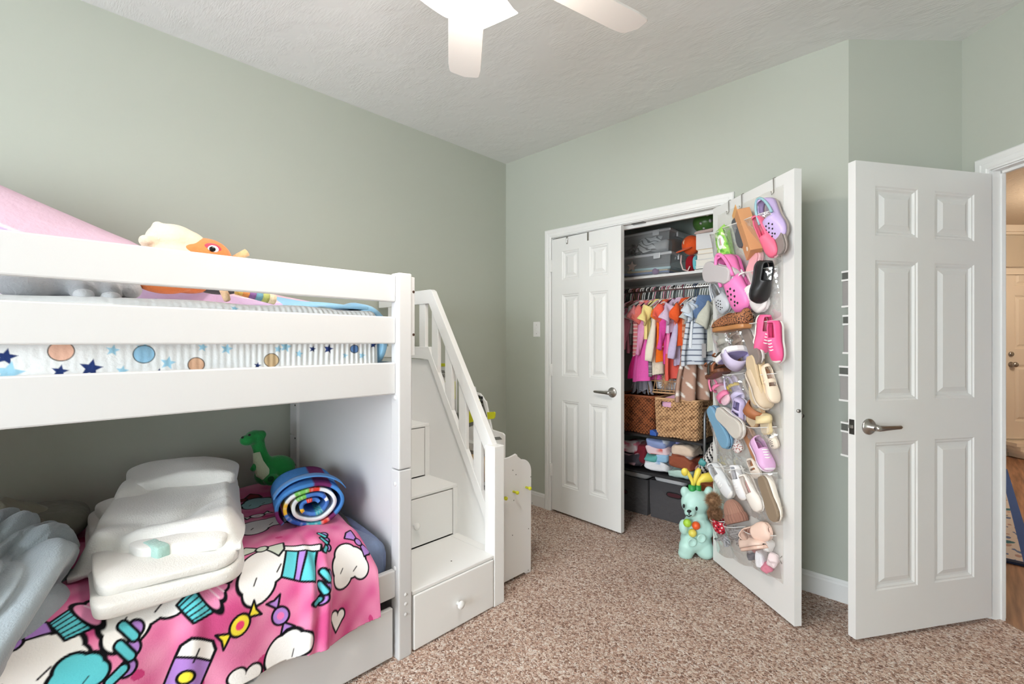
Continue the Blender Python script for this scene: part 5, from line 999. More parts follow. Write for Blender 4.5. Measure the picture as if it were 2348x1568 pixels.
# open rattan basket lying on the wicker baskets
t = thing('rattan_basket', 'open-work pale rattan basket on top of the wicker baskets', 'basket', (1.2, 0.44, 0.905)); M_rat = mat('pale_rattan', (186, 146, 104), 0.6)
p0 = onY(1489, 905, 0.36); p1 = onY(1565, 908, 0.36); zb_ = 0.912; zt_ = 1.075
rect = lambda z, k=0: [V((p0.x - k, 0.36 - k, z)), V((p1.x + k, 0.36 - k, z)), V((p1.x + k, 0.56 + k, z)), V((p0.x - k, 0.56 + k, z))]
for z_, r_ in ((zb_, 0.006), (zb_ + 0.018, 0.004), ((zb_ + zt_) / 2, 0.004), (zt_ - 0.016, 0.004), (zt_, 0.007)):
    mb = MB(); mb.tube(rect(z_), r_, 8, closed=True); out('hoop', mb, M_rat, t, smooth=True)
for i in range(9):
    x = p0.x + (p1.x - p0.x) * i / 8
    for y in (0.36, 0.56):
        mb = MB(); mb.tube([V((x, y, zb_)), V((x + (0.012 if i % 2 else -0.012), y, (zb_ + zt_) / 2)), V((x, y, zt_))], 0.003, 6); out('stake', mb, M_rat, t, smooth=True)
mb = MB(); cq = V(((p0.x + p1.x) / 2, 0.357, (zb_ + zt_) / 2))
for i in range(10): a = PI * i / 10; d = V((math.cos(a) * 0.045, 0, math.sin(a) * 0.06)); mb.tube([cq - d, cq + d], 0.0025, 5)
out('fan_motif', mb, M_rat, t, smooth=True)
quad('white_socks', 'white cloths inside the open-work rattan basket', 'cloth', p0.x + 0.02, p1.x - 0.02, 0.39, 0.53, zb_ + 0.008, 0.10, cloth((206, 206, 210)), 23, 0.4, 0.02)
quad('black_bag', 'black bag standing behind the dark wicker basket', 'bag', 0.84, 1.0, 0.60, 0.72, 0.623, 0.40, cloth((20, 20, 22)), 24, 0.4, 0.01)
mb = MB(); p = onY(1497, 985, 0.25); mb.prism([(-0.02, 0), (0.03, 0), (0.028, 0.022), (0.0, 0.04), (-0.02, 0.036)], 0, 0.05, Matrix(((1, 0, 0, p.x), (0, 0, 1, 0.241), (0, 1, 0, zr + 0.0005), (0, 0, 0, 1)))); one('toy_block', 'small blue toy between the two wicker baskets', 'toy', mb, plas((50, 90, 170)), bevel=0.004)
# ---- rack
rk = thing('storage_rack', 'low black rack with grey tube frame holding the wicker baskets', 'rack', (1.15, 0.43, 0)); M_rkb = mat('black_rack_board', (34, 33, 34), 0.6); M_tub = mat('grey_tube', (128, 130, 132), 0.35, 0.7)
for z_ in (0.605, 0.345): board('shelf', 0.62, 1.535, 0.235, 0.60, z_, z_ + 0.016, rk, M_rkb, 0.002)
for x in (0.63, 1.545):
    mb = MB(); mb.tube([V((x, 0.235, 0.0)), V((x, 0.235, 0.78)), V((x, 0.245, 0.815)), V((x, 0.275, 0.83)), V((x, 0.56, 0.83)), V((x, 0.59, 0.815)), V((x, 0.60, 0.78)), V((x, 0.60, 0.0))], 0.009, 10); out('frame_tube', mb, M_tub, rk, smooth=True)
# ---- fabric bins on the closet floor
M_fb = cloth((84, 82, 84))
def fbin(lab, x0, x1, y0, y1, z1, hx):
    t = thing('fabric_bin', lab, 'fabric bin', ((x0 + x1) / 2, (y0 + y1) / 2, 0), 'fabric bins under the rack'); mb = MB(); r = lambda k, z: [V((x0 + k, y0 + k, z)), V((x1 - k, y0 + k, z)), V((x1 - k, y1 - k, z)), V((x0 + k, y1 - k, z))]
    mb.loft([r(0.006, 0.001), r(0.0, 0.12), r(0, z1), r(0.006, z1), r(0.008, 0.02)], True, True); out('box', mb, M_fb, t, bevel=0.004)
    h = onY(hx[0], hx[1], y0 - 0.001); mb = MB(); mb.tube([V((h.x + 0.032 * math.cos(a) + math.copysign(0.022, math.cos(a)), y0 - 0.002, h.z + 0.017 * math.sin(a))) for a in np.linspace(0, 2 * PI, 28, endpoint=False)], 0.0035, 6, closed=True); out('grommet', mb, M_black, t, smooth=True)
    mb = MB(); mb.prism([(h.x + 0.030 * math.cos(a) + math.copysign(0.020, math.cos(a)), h.z + 0.015 * math.sin(a)) for a in np.linspace(0.01, 2 * PI, 28, endpoint=False)], y0 - 0.0015, y0 + 0.001, Matrix(((1, 0, 0, 0), (0, 0, 1, 0), (0, 1, 0, 0), (0, 0, 0, 1)))); out('hand_hole', mb, mat('maroon_shade', (70, 20, 30), 0.6), t, label='dark maroon cloth in the hand hole')
    return t
fbin('dark grey fabric bin on the closet floor beside the left closet door', 0.77, 1.070, 0.385, 0.66, 0.262, (1425, 1125)); fbin('dark grey fabric bin with oval hand hole behind the mint bear', 1.083, 1.40, 0.39, 0.68, 0.272, (1545, 1136))
quad('folded_clothes', 'pale grey clothes lying in the left fabric bin', 'clothes', 0.80, 1.05, 0.41, 0.62, 0.24, 0.07, cloth((196, 192, 192)), 31, 0.4, 0.015); quad('folded_clothes', 'white and black clothes lying in the fabric bin behind the bear', 'clothes', 1.10, 1.33, 0.405, 0.62, 0.25, 0.06, cloth((214, 212, 212)), 32, 0.4, 0.015)
# ---- folded clothes on the lower rack shelf
zs = 0.362
def pilecl(lab, px, py, w, d, th, col, seed, y=0.26, prt=None, nm='folded_clothes', e=0.3):
    p = onY(px, py, y); x = p.x; C = [(x - w / 2, y), (x + w / 2, y), (x + w / 2, y + d), (x - w / 2, y + d)]
    o = quad_soft(nm, C, p.z, th, cloth(col) if not prt else M_cot, None, e, 0.016, 30, seed, seg=80, rings=20)
    if prt:
        me = o.data; n = len(me.vertices); co = np.empty(n * 3); me.vertices.foreach_get('co', co); co = co.reshape(-1, 3); c = np.tile(np.array(L(col)), (n, 1)); k = wob(co[:, 0] + co[:, 1], co[:, 2] * 1.5, prt[1], seed); c[k > prt[2]] = L(prt[0]); a = me.color_attributes.new('Col', 'FLOAT_COLOR', 'POINT'); a.data.foreach_set('color', np.concatenate([c, np.ones((n, 1))], 1).astype(np.float32).ravel())
    return tag(o, lab, 'clothes', 'clothes piled on the rack')
pilecl('dark floral clothes at the left of the rack shelf', 1440, 1068, 0.2, 0.22, 0.10, (66, 62, 70), 41, prt=((180, 140, 150), 60, 0.5)); pilecl('white and pink floral shirt on the dark floral clothes', 1440, 1040, 0.13, 0.2, 0.08, (214, 200, 206), 42, prt=((190, 110, 130), 70, 0.4)); pilecl('maroon shirt beside the floral clothes on the rack shelf', 1465, 1066, 0.10, 0.2, 0.15, (116, 36, 48), 43, 0.28)
pilecl('white baby clothes at the bottom of the middle clothes pile', 1500, 1082, 0.17, 0.22, 0.07, (226, 226, 230), 44, prt=((150, 180, 214), 50, 0.7)); pilecl('teal shorts in the middle clothes pile', 1492, 1062, 0.10, 0.2, 0.07, (96, 170, 166), 45, 0.255); pilecl('sky-blue knit in the middle clothes pile', 1515, 1062, 0.09, 0.2, 0.08, (150, 190, 220), 46, 0.262)
pilecl('coral and white print shirt in the middle clothes pile', 1503, 1044, 0.16, 0.2, 0.06, (226, 200, 206), 47, prt=((214, 104, 96), 50, 0.6)); pilecl('lavender-blue folded jeans on the middle clothes pile', 1503, 1030, 0.15, 0.18, 0.08, (140, 156, 200), 48, prt=((220, 226, 240), 40, 0.6)); pilecl('blue denim folded on top of the middle clothes pile', 1505, 1014, 0.10, 0.15, 0.05, (96, 124, 176), 49, 0.29); pilecl('lavender shirt with maroon dots behind the middle clothes pile', 1545, 1030, 0.12, 0.14, 0.11, (160, 160, 206), 50, 0.40, prt=((110, 40, 70), 50, 0.9))
pilecl('pale mint folded shirt at the bottom of the right clothes pile', 1555, 1098, 0.17, 0.2, 0.06, (186, 214, 204), 51, 0.25); pilecl('rust-brown folded trousers in the right clothes pile', 1560, 1078, 0.19, 0.2, 0.09, (150, 84, 62), 52, 0.252, prt=((120, 60, 46), 40, 0.5)); pilecl('grey and white cloth in the right clothes pile', 1555, 1055, 0.16, 0.18, 0.04, (170, 164, 164), 53, 0.262); pilecl('cream folded sweater on top of the right clothes pile', 1562, 1047, 0.16, 0.18, 0.07, (222, 200, 180), 54, 0.265)
pilecl('dark grey knit behind the cream folded sweater', 1580, 1035, 0.13, 0.14, 0.08, (110, 112, 114), 55, 0.40); pilecl('dusty pink cloth beside the mint bear leaves', 1610, 1092, 0.10, 0.16, 0.06, (196, 156, 150), 56, 0.25)
u = np.linspace(0, 1, 30); A_, B_ = np.meshgrid(u, u, indexing='ij'); a0, a1, a2 = onY(1604, 1068, 0.225), onY(1636, 1012, 0.215), onY(1640, 1060, 0.20); X = a0.x + (a1.x - a0.x) * A_ + 0.035 * B_; Zq = a0.z + (a1.z - a0.z) * A_ - 0.05 * B_; Yq = 0.215 - 0.03 * np.sin(PI * B_) + 0 * A_
pt = Paint(A_, B_, L((226, 222, 218))); pt.c[(np.sin(A_ * 40 + 8 * B_) > 0.2).ravel()] = L((30, 30, 32)); tag(sheet('striped_cloth', np.stack([X, Yq, Zq], -1), M_cot, col=pt.c, solid=0.012), 'black and white striped cloth hanging from the right end of the rack', 'cloth')
mb = MB(); p = onY(1611, 1060, 0.19); mb.rbox(p, (0.022, 0.02, 0.02), (0, 0.5, 0.3), 0.4); one('clip', 'small teal clip beside the striped cloth', 'clip', mb, plas((80, 160, 160)), smooth=True)
# ---- over-the-door hooks on the left closet leaf
for k, (lx, ln) in enumerate(((0.152, 0.052), (0.345, 0.058))):
    mb = MB(); mb.bx(lx - 0.007, lx + 0.007, -0.003, -0.001, DH - ln, DH + 0.002, ML); mb.bx(lx - 0.007, lx + 0.007, -0.003, 0.038, DH + 0.0005, DH + 0.0025, ML); mb.bx(lx - 0.007, lx + 0.007, 0.036, 0.038, DH - 0.05, DH + 0.002, ML)
    if k == 0: mb.tube([ML @ V(p_) for p_ in ((lx, -0.003, DH - 0.05), (lx + 0.006, -0.012, DH - 0.045), (lx + 0.012, -0.014, DH - 0.015))], 0.0025, 6)
    one('over_door_hook', ('pronged metal hook' if k == 0 else 'plain metal strap hook') + ' over the top of the left closet door', 'door hook', mb, M_steel, 'hooks over the left closet door')
# ================================================================== SHOE ORGANIZER ON THE RIGHT CLOSET LEAF
n3 = N_R; ZU = V((0, 0, 1))
def dp(px, py, off=0.03):
    """point on a plane parallel to the right leaf's inner face"""
    return onP(px, py, tuple(A_R + n3 * off), tuple(n3))
def du(u, z, off): return A_R + U_R * u + n3 * off + V((0, 0, z))
M_film = clear('clear_vinyl', (0.997, 0.997, 0.995), 0.30, 0.09, 0.10, 1.0, (0.95, 0.95, 0.94)); M_back = clear('clear_vinyl_back', (1.0, 1.0, 0.995), 0.08, 0.15, 0.45, 0.3, (0.97, 0.95, 0.90))
M_bind = mat('white_binding', (236, 236, 234), 0.4, alpha=0.75)
org = thing('shoe_organizer', 'clear vinyl hanging shoe organizer on the open right closet door', 'shoe organizer', tuple(du(0.32, 0.15, 0.004)))
u = np.linspace(0.055, 0.585, 24); v = np.linspace(0.17, 1.985, 60); Vv, Uu = np.meshgrid(v, u, indexing='ij'); of = 0.004 + 0.003 * np.abs(wob(Uu, Vv, 9, 5))
P0 = np.array(A_R)[None, None] + Uu[..., None] * np.array(U_R) + of[..., None] * np.array(n3) + Vv[..., None] * np.array([0, 0, 1.0]); sheet('backing', P0, M_back, org, solid=0)
ROWS = [(1.875, 1.872, 0.24), (1.625, 1.615, 0.24), (1.368, 1.370, 0.23), (1.10, 1.128, 0.25), (0.84, 0.885, 0.24), (0.585, 0.675, 0.24), (0.285, 0.39, 0.20)]
COLS = [(0.05, 0.205), (0.205, 0.36), (0.36, 0.578)]
for r, (za, zb, hh) in enumerate(ROWS):
    for c, (u0, u1) in enumerate(COLS):
        a = np.linspace(0, 1, 16); b_ = np.linspace(0, 1, 16); A_, B_ = np.meshgrid(a, b_, indexing='ij'); uu = u0 + (u1 - u0) * B_; zt = za + (zb - za) * (uu - 0.05) / 0.53 - 0.012 * np.sin(PI * B_)
        z = zt - hh * (1 - A_); bul = (0.075 + 0.01 * ((r * 3 + c * 5) % 3)) * (0.15 + 0.85 * A_ ** 0.8) * np.sin(PI * np.clip(A_ * 0.5 + 0.0, 0, 1)) ** 0.5 * np.sin(PI * (0.02 + 0.96 * B_)) ** 0.45
        of = 0.006 + bul + 0.004 * wob(uu, z, 40, r * 7 + c) * A_
        Pp = np.array(A_R)[None, None] + uu[..., None] * np.array(U_R) + of[..., None] * np.array(n3) + z[..., None] * np.array([0, 0, 1.0]); pk = sheet('pocket', Pp, M_film, org, solid=0)
        mb = MB(); mb.tube([V(p) for p in Pp[-1]], 0.0022, 6); out('binding', mb, M_bind, pk, smooth=True)
for px, py in ((1672, 486), (1702, 474), (1775, 441)):
    p = dp(px, py, 0.006); mb = MB(); top = V((p.x, p.y, 2.0375)); mb.tube([top - n3 * 0.045, top - n3 * 0.004, top + n3 * 0.004 - V((0, 0, 0.004)), p + n3 * 0.002, p + n3 * 0.012 - V((0, 0, 0.012)), p + n3 * 0.016 + V((0, 0, 0.004))], 0.0022, 6); out('hook', mb, M_steel, org, smooth=True)
p = dp(1793, 1275, 0.01); mb = MB(); mb.tube([p, p + n3 * 0.012 - V((0, 0, 0.012)), p + n3 * 0.008 - V((0, 0, 0.03)) + U_R * 0.01], 0.0018, 5); out('hook', mb, M_steel, org, smooth=True)
# ------------------------------------------------------------------ shoes
FT = [0, 0.06, 0.14, 0.3, 0.5, 0.68, 0.82, 0.92, 0.98, 1.0]; FW = [0.42, 0.66, 0.78, 0.78, 0.8, 0.98, 1.0, 0.82, 0.5, 0.25]
def fw(t): return np.interp(t, FT, FW)
def foot_poly(Lg, W, n=26, k=1.0):
    t = np.linspace(0, 1, n); r = [(float(fw(a)) * W / 2 * k, float((a - 0.5) * k + 0.5) * Lg) for a in t]; return r + [(-x, y) for x, y in r[::-1]]
def upper(mb, Lg, W, H, hs, op=(0.06, 0.5), gap=50, toe=0.34):
    t = np.linspace(0.0, 1.0, 26); a = np.linspace(0, PI, 19); h = np.interp(t, [0, 0.15, 0.35, 0.5, 0.65, 0.82, 0.94, 1], [0.8, 0.86, 0.8, 0.74, 0.62, 0.48, toe, 0.12]) * (H - hs); R = []
    for i, q in enumerate(t): R.append([mb.bm.verts.new((float(fw(q)) * W / 2 * math.cos(b), q * Lg, hs + float(h[i]) * max(math.sin(b), 0) ** 0.75)) for b in a])
    for i in range(len(t) - 1):
        for j in range(len(a) - 1):
            if op and op[0] < (t[i] + t[i + 1]) / 2 < op[1] and abs(math.degrees((a[j] + a[j + 1]) / 2) - 90) < gap: continue
            mb.bm.faces.new((R[i][j], R[i + 1][j], R[i + 1][j + 1], R[i][j + 1]))
    mb.bm.faces.new(R[0]); return t, h
def band(mb, Lg, W, H, hs, t0, t1, k=1.06):
    rr = []
    for t in (t0, t1):
        w = float(fw(t)) * W / 2 * k; h = (H - hs) * np.interp(t, [0, 0.35, 0.65, 0.85, 1], [0.95, 0.85, 0.66, 0.5, 0.3]); rr.append([V((w * math.cos(b), t * Lg, hs * 0.5 + (h + hs * 0.5) * max(math.sin(b), 0) ** 0.8)) for b in np.linspace(0, PI, 17)])
    mb.loft(rr, False, False)
def spot_mat(nm, c1, c2, sc):
    m = mat(nm, c1, 0.7); nt = m.node_tree; b_ = nt.nodes['Principled BSDF']
    if len(nt.nodes) > 3: return m
    tc = nt.nodes.new('ShaderNodeTexCoord'); v_ = nt.nodes.new('ShaderNodeTexNoise'); v_.inputs['Scale'].default_value = sc * 1.4; v_.inputs['Detail'].default_value = 1.5; r_ = nt.nodes.new('ShaderNodeValToRGB'); r_.color_ramp.interpolation = 'CONSTANT'; e_ = r_.color_ramp.elements
    e_[0].position = 0.0; e_[0].color = L4(c1); e_[1].position = 0.55; e_[1].color = L4(c2)
    nt.links.new(tc.outputs['Object'], v_.inputs['Vector']); nt.links.new(v_.outputs['Fac'], r_.inputs['Fac']); nt.links.new(r_.outputs['Color'], b_.inputs['Base Color']); return m
def shoe(kind, heel, toe, label, cols, facing='top', wr=0.40, hr=0.34, off=0.012, roll=0.0, um=None, cat='shoe', lift=0.0, name=None, group='shoes in the clear organizer'):
    """a shoe from heel to toe in the leaf's plane; facing: what it turns to the room"""
    c1 = cols[0]; c2 = cols[1]; c3 = cols[2] if len(cols) > 2 else (60, 55, 55)
    l0 = (dp(*toe) - dp(*heel)).length * 1.14; vis = off + l0 * (hr if facing == 'sole' else hr * 0.5 if facing == 'top' else wr * 0.5)
    a, b = dp(*heel, vis), dp(*toe, vis); Y = (b - a); g_ = 0.0 if kind == 'slip_on' and cat == 'slipper' else 0.07; a, b = a - Y * g_, b + Y * g_; Y = (b - a); Lg = Y.length; Y.normalize(); W = Lg * wr * 1.06; H = Lg * hr; hs = H * 0.22
    pl = n3.cross(Y).normalized()
    Z = n3 if facing == 'top' else (-n3 if facing == 'sole' else (pl if facing == 'side' else -pl)); o0 = off if facing == 'top' else (off + H if facing == 'sole' else off + W / 2)
    Zr = (Matrix.Rotation(roll, 3, Y) @ Z); o = a + n3 * (o0 + lift - vis)
    if facing in ('side', 'side2'): o = o - Zr * H * 0.5
    M = mframe(o, Y.cross(Zr), Y, Zr)
    t = thing(name or kind, label, cat, (0, 0, 0), group); t.matrix_world = M
    P = lambda nm, mb, m, par=None, **k: out(nm, mb, m, par or t, local=True, **k)
    mb = MB(); mb.prism(foot_poly(Lg, W), 0, hs); P('sole', mb, plas(c2), bevel=hs * 0.3)
    mb = MB(); mb.prism(foot_poly(Lg, W, 26, 0.86), hs * 0.9, hs + 0.002); P('insole', mb, cloth(c3))
    lm = plas(c1) if kind in ('clog', 'water_shoe') else leath(c1)
    if kind in ('clog', 'sneaker', 'slip_on', 'mary_jane', 'water_shoe', 'boot'):
        op = {'clog': (0.04, 0.5), 'sneaker': (0.05, 0.42), 'slip_on': (0.05, 0.52), 'mary_jane': (0.06, 0.62), 'water_shoe': (0.05, 0.45), 'boot': None}[kind]
        mb = MB(); tt, h = upper(mb, Lg, W * 1.02, H, hs, op); up = P('upper', mb, um or lm, smooth=True, solid=0.004)
        if kind == 'clog':
            mb = MB()
            for hy, hx in ((0.62, -0.2), (0.62, 0.2), (0.7, 0.0), (0.76, -0.24), (0.76, 0.24), (0.83, 0.0), (0.68, -0.42), (0.68, 0.42), (0.87, 0.2), (0.87, -0.2)):
                w = float(fw(hy)) * W / 2; hh = float(np.interp(hy, tt, h)); ca = hx; z = hs + hh * max(1 - ca * ca, 0) ** 0.375 + 0.002; mb.ell((w * hx, hy * Lg, z), (Lg * 0.022, Lg * 0.022, 0.003), seg=8, rings=4)
            P('vent_holes', mb, mat('hole_shade', (40, 38, 40), 0.8), up)
            mb = MB(); w = W * 0.42; mb.tube([V((w * math.cos(q), Lg * 0.46 - Lg * 0.5 * math.sin(q), hs + H * 0.5 + H * 0.12 * math.sin(q))) for q in np.linspace(0, PI, 14)], Lg * 0.028, 8); P('heel_strap', mb, plas(cols[3] if len(cols) > 3 else c1), smooth=True)
        if kind in ('sneaker',):
            mb = MB(); mb.ell((0, Lg * 0.9, hs + H * 0.08), (W * 0.42, Lg * 0.11, H * 0.2)); P('toe_cap', mb, plas(c2), smooth=True)
            mb = MB()
            for q in range(4):
                ty = 0.46 + 0.075 * q; hh = float(np.interp(ty, tt, h)); mb.tube([V((-W * 0.2, ty * Lg, hs + hh * 0.93)), V((0, (ty + 0.02) * Lg, hs + hh * 1.06)), V((W * 0.2, ty * Lg, hs + hh * 0.93))], 0.003, 6)
            P('laces', mb, plas((240, 240, 238)), smooth=True)
        if kind == 'mary_jane':
            mb = MB(); band(mb, Lg, W, H * 0.92, hs, 0.40, 0.50); P('strap', mb, leath(c1), smooth=True, solid=0.004)
    if kind in ('sandal', 'slide'):
        if kind == 'slide': bands = ((0.52, 0.86),)
        else: bands = ((0.66, 0.82), (0.36, 0.46))
        for t0, t1 in bands:
            mb = MB(); band(mb, Lg, W, H, hs, t0, t1); P('strap', mb, leath(cols[3] if len(cols) > 3 and t0 < 0.5 else c1), smooth=True, solid=0.005)
        if kind == 'sandal':
            mb = MB(); w = W * 0.42; mb.tube([V((w * math.cos(q), Lg * 0.40 - Lg * 0.36 * math.sin(q), hs + H * 0.55)) for q in np.linspace(0, PI, 14)], Lg * 0.03, 8); P('heel_strap', mb, leath(c1), smooth=True)
    return t
WH = (238, 236, 232)
# row one
shoe('boot', (1681, 505), (1700, 560), 'black rubber boot turned sole outward beside the green wipes pack', [(24, 24, 26), (84, 86, 90)], 'sole', 0.40, 0.40, off=0.002)
shoe('clog', (1752, 466), (1778, 545), 'lavender iridescent clog with green buckle, highest in the right of the organizer', [(196, 176, 222), (176, 164, 158), (150, 140, 150), (150, 190, 200)], 'top', 0.46, 0.38, off=0.02)
shoe('slip_on', (1736, 503), (1766, 582), 'pink glitter slip-on hanging toe down below the lavender clog', [(238, 110, 140), (244, 190, 200), (214, 90, 120)], 'top', 0.27, 0.28, off=0.045)
shoe('boot', (1777, 512), (1786, 578), 'taupe flat sole behind the pink glitter slip-on', [(168, 156, 150), (140, 130, 126)], 'sole', 0.42, 0.3, off=0.012)
# row two
shoe('clog', (1662, 632), (1610, 622), 'light grey clog with ribbed sole lying across the top of the second pocket row', [(206, 202, 206), (196, 190, 192)], 'sole', 0.42, 0.36, off=0.05)
shoe('clog', (1640, 655), (1657, 712), 'grey clog with vent holes under the ribbed grey sole', [(198, 202, 208), (180, 184, 190)], 'top', 0.5, 0.36, off=0.02)
shoe('clog', (1662, 597), (1692, 706), 'bright pink clog hanging toe down in the second pocket row', [(240, 130, 192), (232, 110, 180), (120, 60, 90)], 'top', 0.40, 0.34, off=0.045)
shoe('clog', (1728, 582), (1717, 632), 'pale pink clog sole showing beneath the cardboard box', [(238, 186, 190), (232, 170, 176)], 'sole', 0.55, 0.36, off=0.01)
shoe('sneaker', (1708, 634), (1738, 706), 'small white sneaker with strap beside the bright pink clog', [(232, 228, 226), (240, 238, 236), (224, 170, 170)], 'top', 0.44, 0.38, off=0.02)
shoe('water_shoe', (1758, 604), (1748, 690), 'black water shoe hanging toe down in the second pocket row', [(26, 26, 28), (60, 62, 66), (40, 40, 44)], 'side', 0.42, 0.45, off=0.03)
# row three
shoe('slip_on', (1710, 726), (1650, 738), 'brown leopard slip-on lying across the third pocket row', [(140, 92, 62), (176, 122, 74), (86, 52, 36)], 'side2', 0.42, 0.45, off=0.045, um=spot_mat('brown_leopard', (166, 108, 70), (50, 28, 20), 110))
shoe('sneaker', (1722, 720), (1712, 742), 'white and black leopard-print sneaker heel beside the brown leopard slip-on', [(216, 206, 196), (244, 242, 240), (60, 54, 52)], 'side', 0.9, 1.0, off=0.02, um=spot_mat('white_leopard', (226, 214, 202), (36, 30, 28), 110))
shoe('sneaker', (1704, 757), (1732, 828), 'sneaker with taupe sole turned outward in the third pocket row', [(216, 212, 208), (136, 124, 118)], 'sole', 0.34, 0.36, off=0.02)
shoe('sneaker', (1757, 728), (1752, 808), 'hot pink canvas sneaker seen from the side, nearer the hinge', [(236, 100, 150), WH, (210, 80, 120)], 'side', 0.36, 0.42, off=0.02)
shoe('sneaker', (1772, 742), (1774, 826), 'hot pink canvas sneaker with white toe cap, nearer the door edge', [(238, 90, 146), WH, (200, 70, 110)], 'top', 0.36, 0.38, off=0.045)
shoe('sandal', (1643, 735), (1655, 800), 'pale translucent jelly sandal at the hinge side of the third pocket row', [(216, 212, 200), (206, 202, 190), (196, 190, 180)], 'top', 0.45, 0.3, off=0.01)
shoe('sandal', (1676, 752), (1690, 795), 'tan patterned sandal under the brown leopard slip-on', [(190, 160, 140), (200, 176, 150), (160, 120, 100)], 'top', 0.5, 0.3, off=0.015)
# row four
shoe('sandal', (1626, 850), (1658, 832), 'brown sandal with black elastic strap, lower of the brown pair', [(150, 92, 62), (110, 66, 46), (60, 46, 40), (60, 58, 50)], 'side', 0.55, 0.6, off=0.05)
shoe('sandal', (1645, 828), (1680, 812), 'brown sandal with black elastic strap, upper of the brown pair', [(156, 96, 62), (116, 70, 48), (60, 46, 40), (60, 58, 50)], 'side', 0.55, 0.6, off=0.02)
shoe('slide', (1664, 850), (1702, 820), 'lavender slide with white inner rim beside the brown sandals', [(206, 196, 226), (240, 238, 242), (150, 140, 186)], 'side2', 0.7, 0.75, off=0.045)
shoe('boot', (1716, 822), (1732, 922), 'tan woven espadrille with rope sole in the fourth pocket row', [(216, 192, 150), (208, 186, 152)], 'sole', 0.36, 0.32, off=0.02)
shoe('sandal', (1706, 872), (1738, 928), 'grey-beige cork sandal sole below the woven espadrille', [(190, 180, 166), (176, 168, 158)], 'sole', 0.42, 0.3, off=0.01)
shoe('slip_on', (1728, 848), (1764, 926), 'beige slip-on with silvery side beside the woven espadrille', [(206, 186, 160), (222, 210, 196), (150, 110, 84)], 'side', 0.36, 0.36, off=0.03)
shoe('mary_jane', (1758, 842), (1782, 916), 'cream flat shoe next to the silvery slip-on', [(230, 212, 190), (222, 204, 184), (170, 130, 104)], 'side', 0.30, 0.28, off=0.02)
shoe('sandal', (1634, 868), (1658, 922), 'pink flowered sandal in the hinge-side pocket of the fourth row', [(238, 130, 170), (244, 206, 216), (246, 214, 222)], 'top', 0.46, 0.32, off=0.03)
shoe('sandal', (1670, 866), (1690, 920), 'lavender sandal with yellow strap beside the pink flowered sandal', [(206, 196, 228), (214, 206, 230), (186, 178, 214), (236, 206, 90)], 'top', 0.5, 0.34, off=0.03)
# row five
shoe('water_shoe', (1623, 940), (1660, 1020), 'dusty blue slipper turned sole outward at the hinge side', [(112, 154, 184), (120, 164, 194)], 'sole', 0.34, 0.34, off=0.02)
shoe('sneaker', (1641, 946), (1690, 992), 'pale grey wavy-ribbed sneaker sole beside the blue slipper', [(216, 212, 208), (206, 200, 192)], 'sole', 0.40, 0.36, off=0.035)
shoe('mary_jane', (1694, 918), (1684, 968), 'lavender strap shoe above the wavy grey sole', [(196, 184, 220), (226, 218, 234), (120, 110, 150)], 'top', 0.6, 0.44, off=0.04)
shoe('slide', (1708, 972), (1726, 928), 'brown leather slide standing toe up in the fifth pocket row', [(166, 104, 66), (196, 160, 122), (210, 190, 160)], 'top', 0.75, 0.6, off=0.035)
shoe('boot', (1702, 985), (1736, 1052), 'tan smooth sole below the brown leather slide', [(190, 140, 104), (176, 124, 90)], 'sole', 0.34, 0.3, off=0.01)
shoe('slide', (1748, 994), (1742, 950), 'beige woven slide with crossed straps at the top of the fifth pocket row', [(226, 206, 160), (216, 196, 152), (222, 206, 176)], 'top', 0.85, 0.6, off=0.045)
shoe('sneaker', (1736, 1008), (1768, 1070), 'lilac sneaker with orange patch in the fifth pocket row', [(216, 170, 212), (236, 220, 236), (206, 140, 190)], 'side', 0.44, 0.44, off=0.03)
shoe('clog', (1762, 985), (1774, 1026), 'off-white clog with dark buttons beside the lilac sneaker', [(222, 212, 196), (214, 204, 188)], 'top', 0.5, 0.36, off=0.02)
shoe('slip_on', (1674, 985), (1690, 1034), 'white flower-print slip-on below the wavy grey sole', [(236, 226, 220), (230, 214, 206), (190, 150, 140)], 'top', 0.54, 0.36, off=0.03, um=spot_mat('white_flowers', (238, 232, 228), (170, 100, 96), 90))
# row six
shoe('sneaker', (1633, 1070), (1668, 1134), 'pale grey baby sneaker at the hinge side of the sixth pocket row', [(222, 224, 226), WH, (170, 176, 184)], 'top', 0.42, 0.36, off=0.03)
shoe('sneaker', (1684, 1072), (1698, 1142), 'white sneaker with blue lining beside the pale grey baby sneaker', [(236, 236, 238), WH, (150, 160, 186)], 'top', 0.40, 0.38, off=0.03)
shoe('mary_jane', (1720, 1055), (1733, 1094), 'cream strap shoe with tan insole standing highest in the sixth row', [(226, 214, 202), (236, 228, 218), (176, 122, 88)], 'top', 0.62, 0.40, off=0.02)
shoe('slip_on', (1705, 1095), (1733, 1168), 'white perforated slip-on in the middle of the sixth pocket row', [(236, 230, 222), (240, 236, 230), (190, 150, 146)], 'top', 0.42, 0.34, off=0.04)
shoe('slip_on', (1742, 1098), (1772, 1190), 'white canvas shoe with taupe sole turned outward', [(236, 228, 216), (146, 128, 108)], 'sole', 0.36, 0.34, off=0.01)
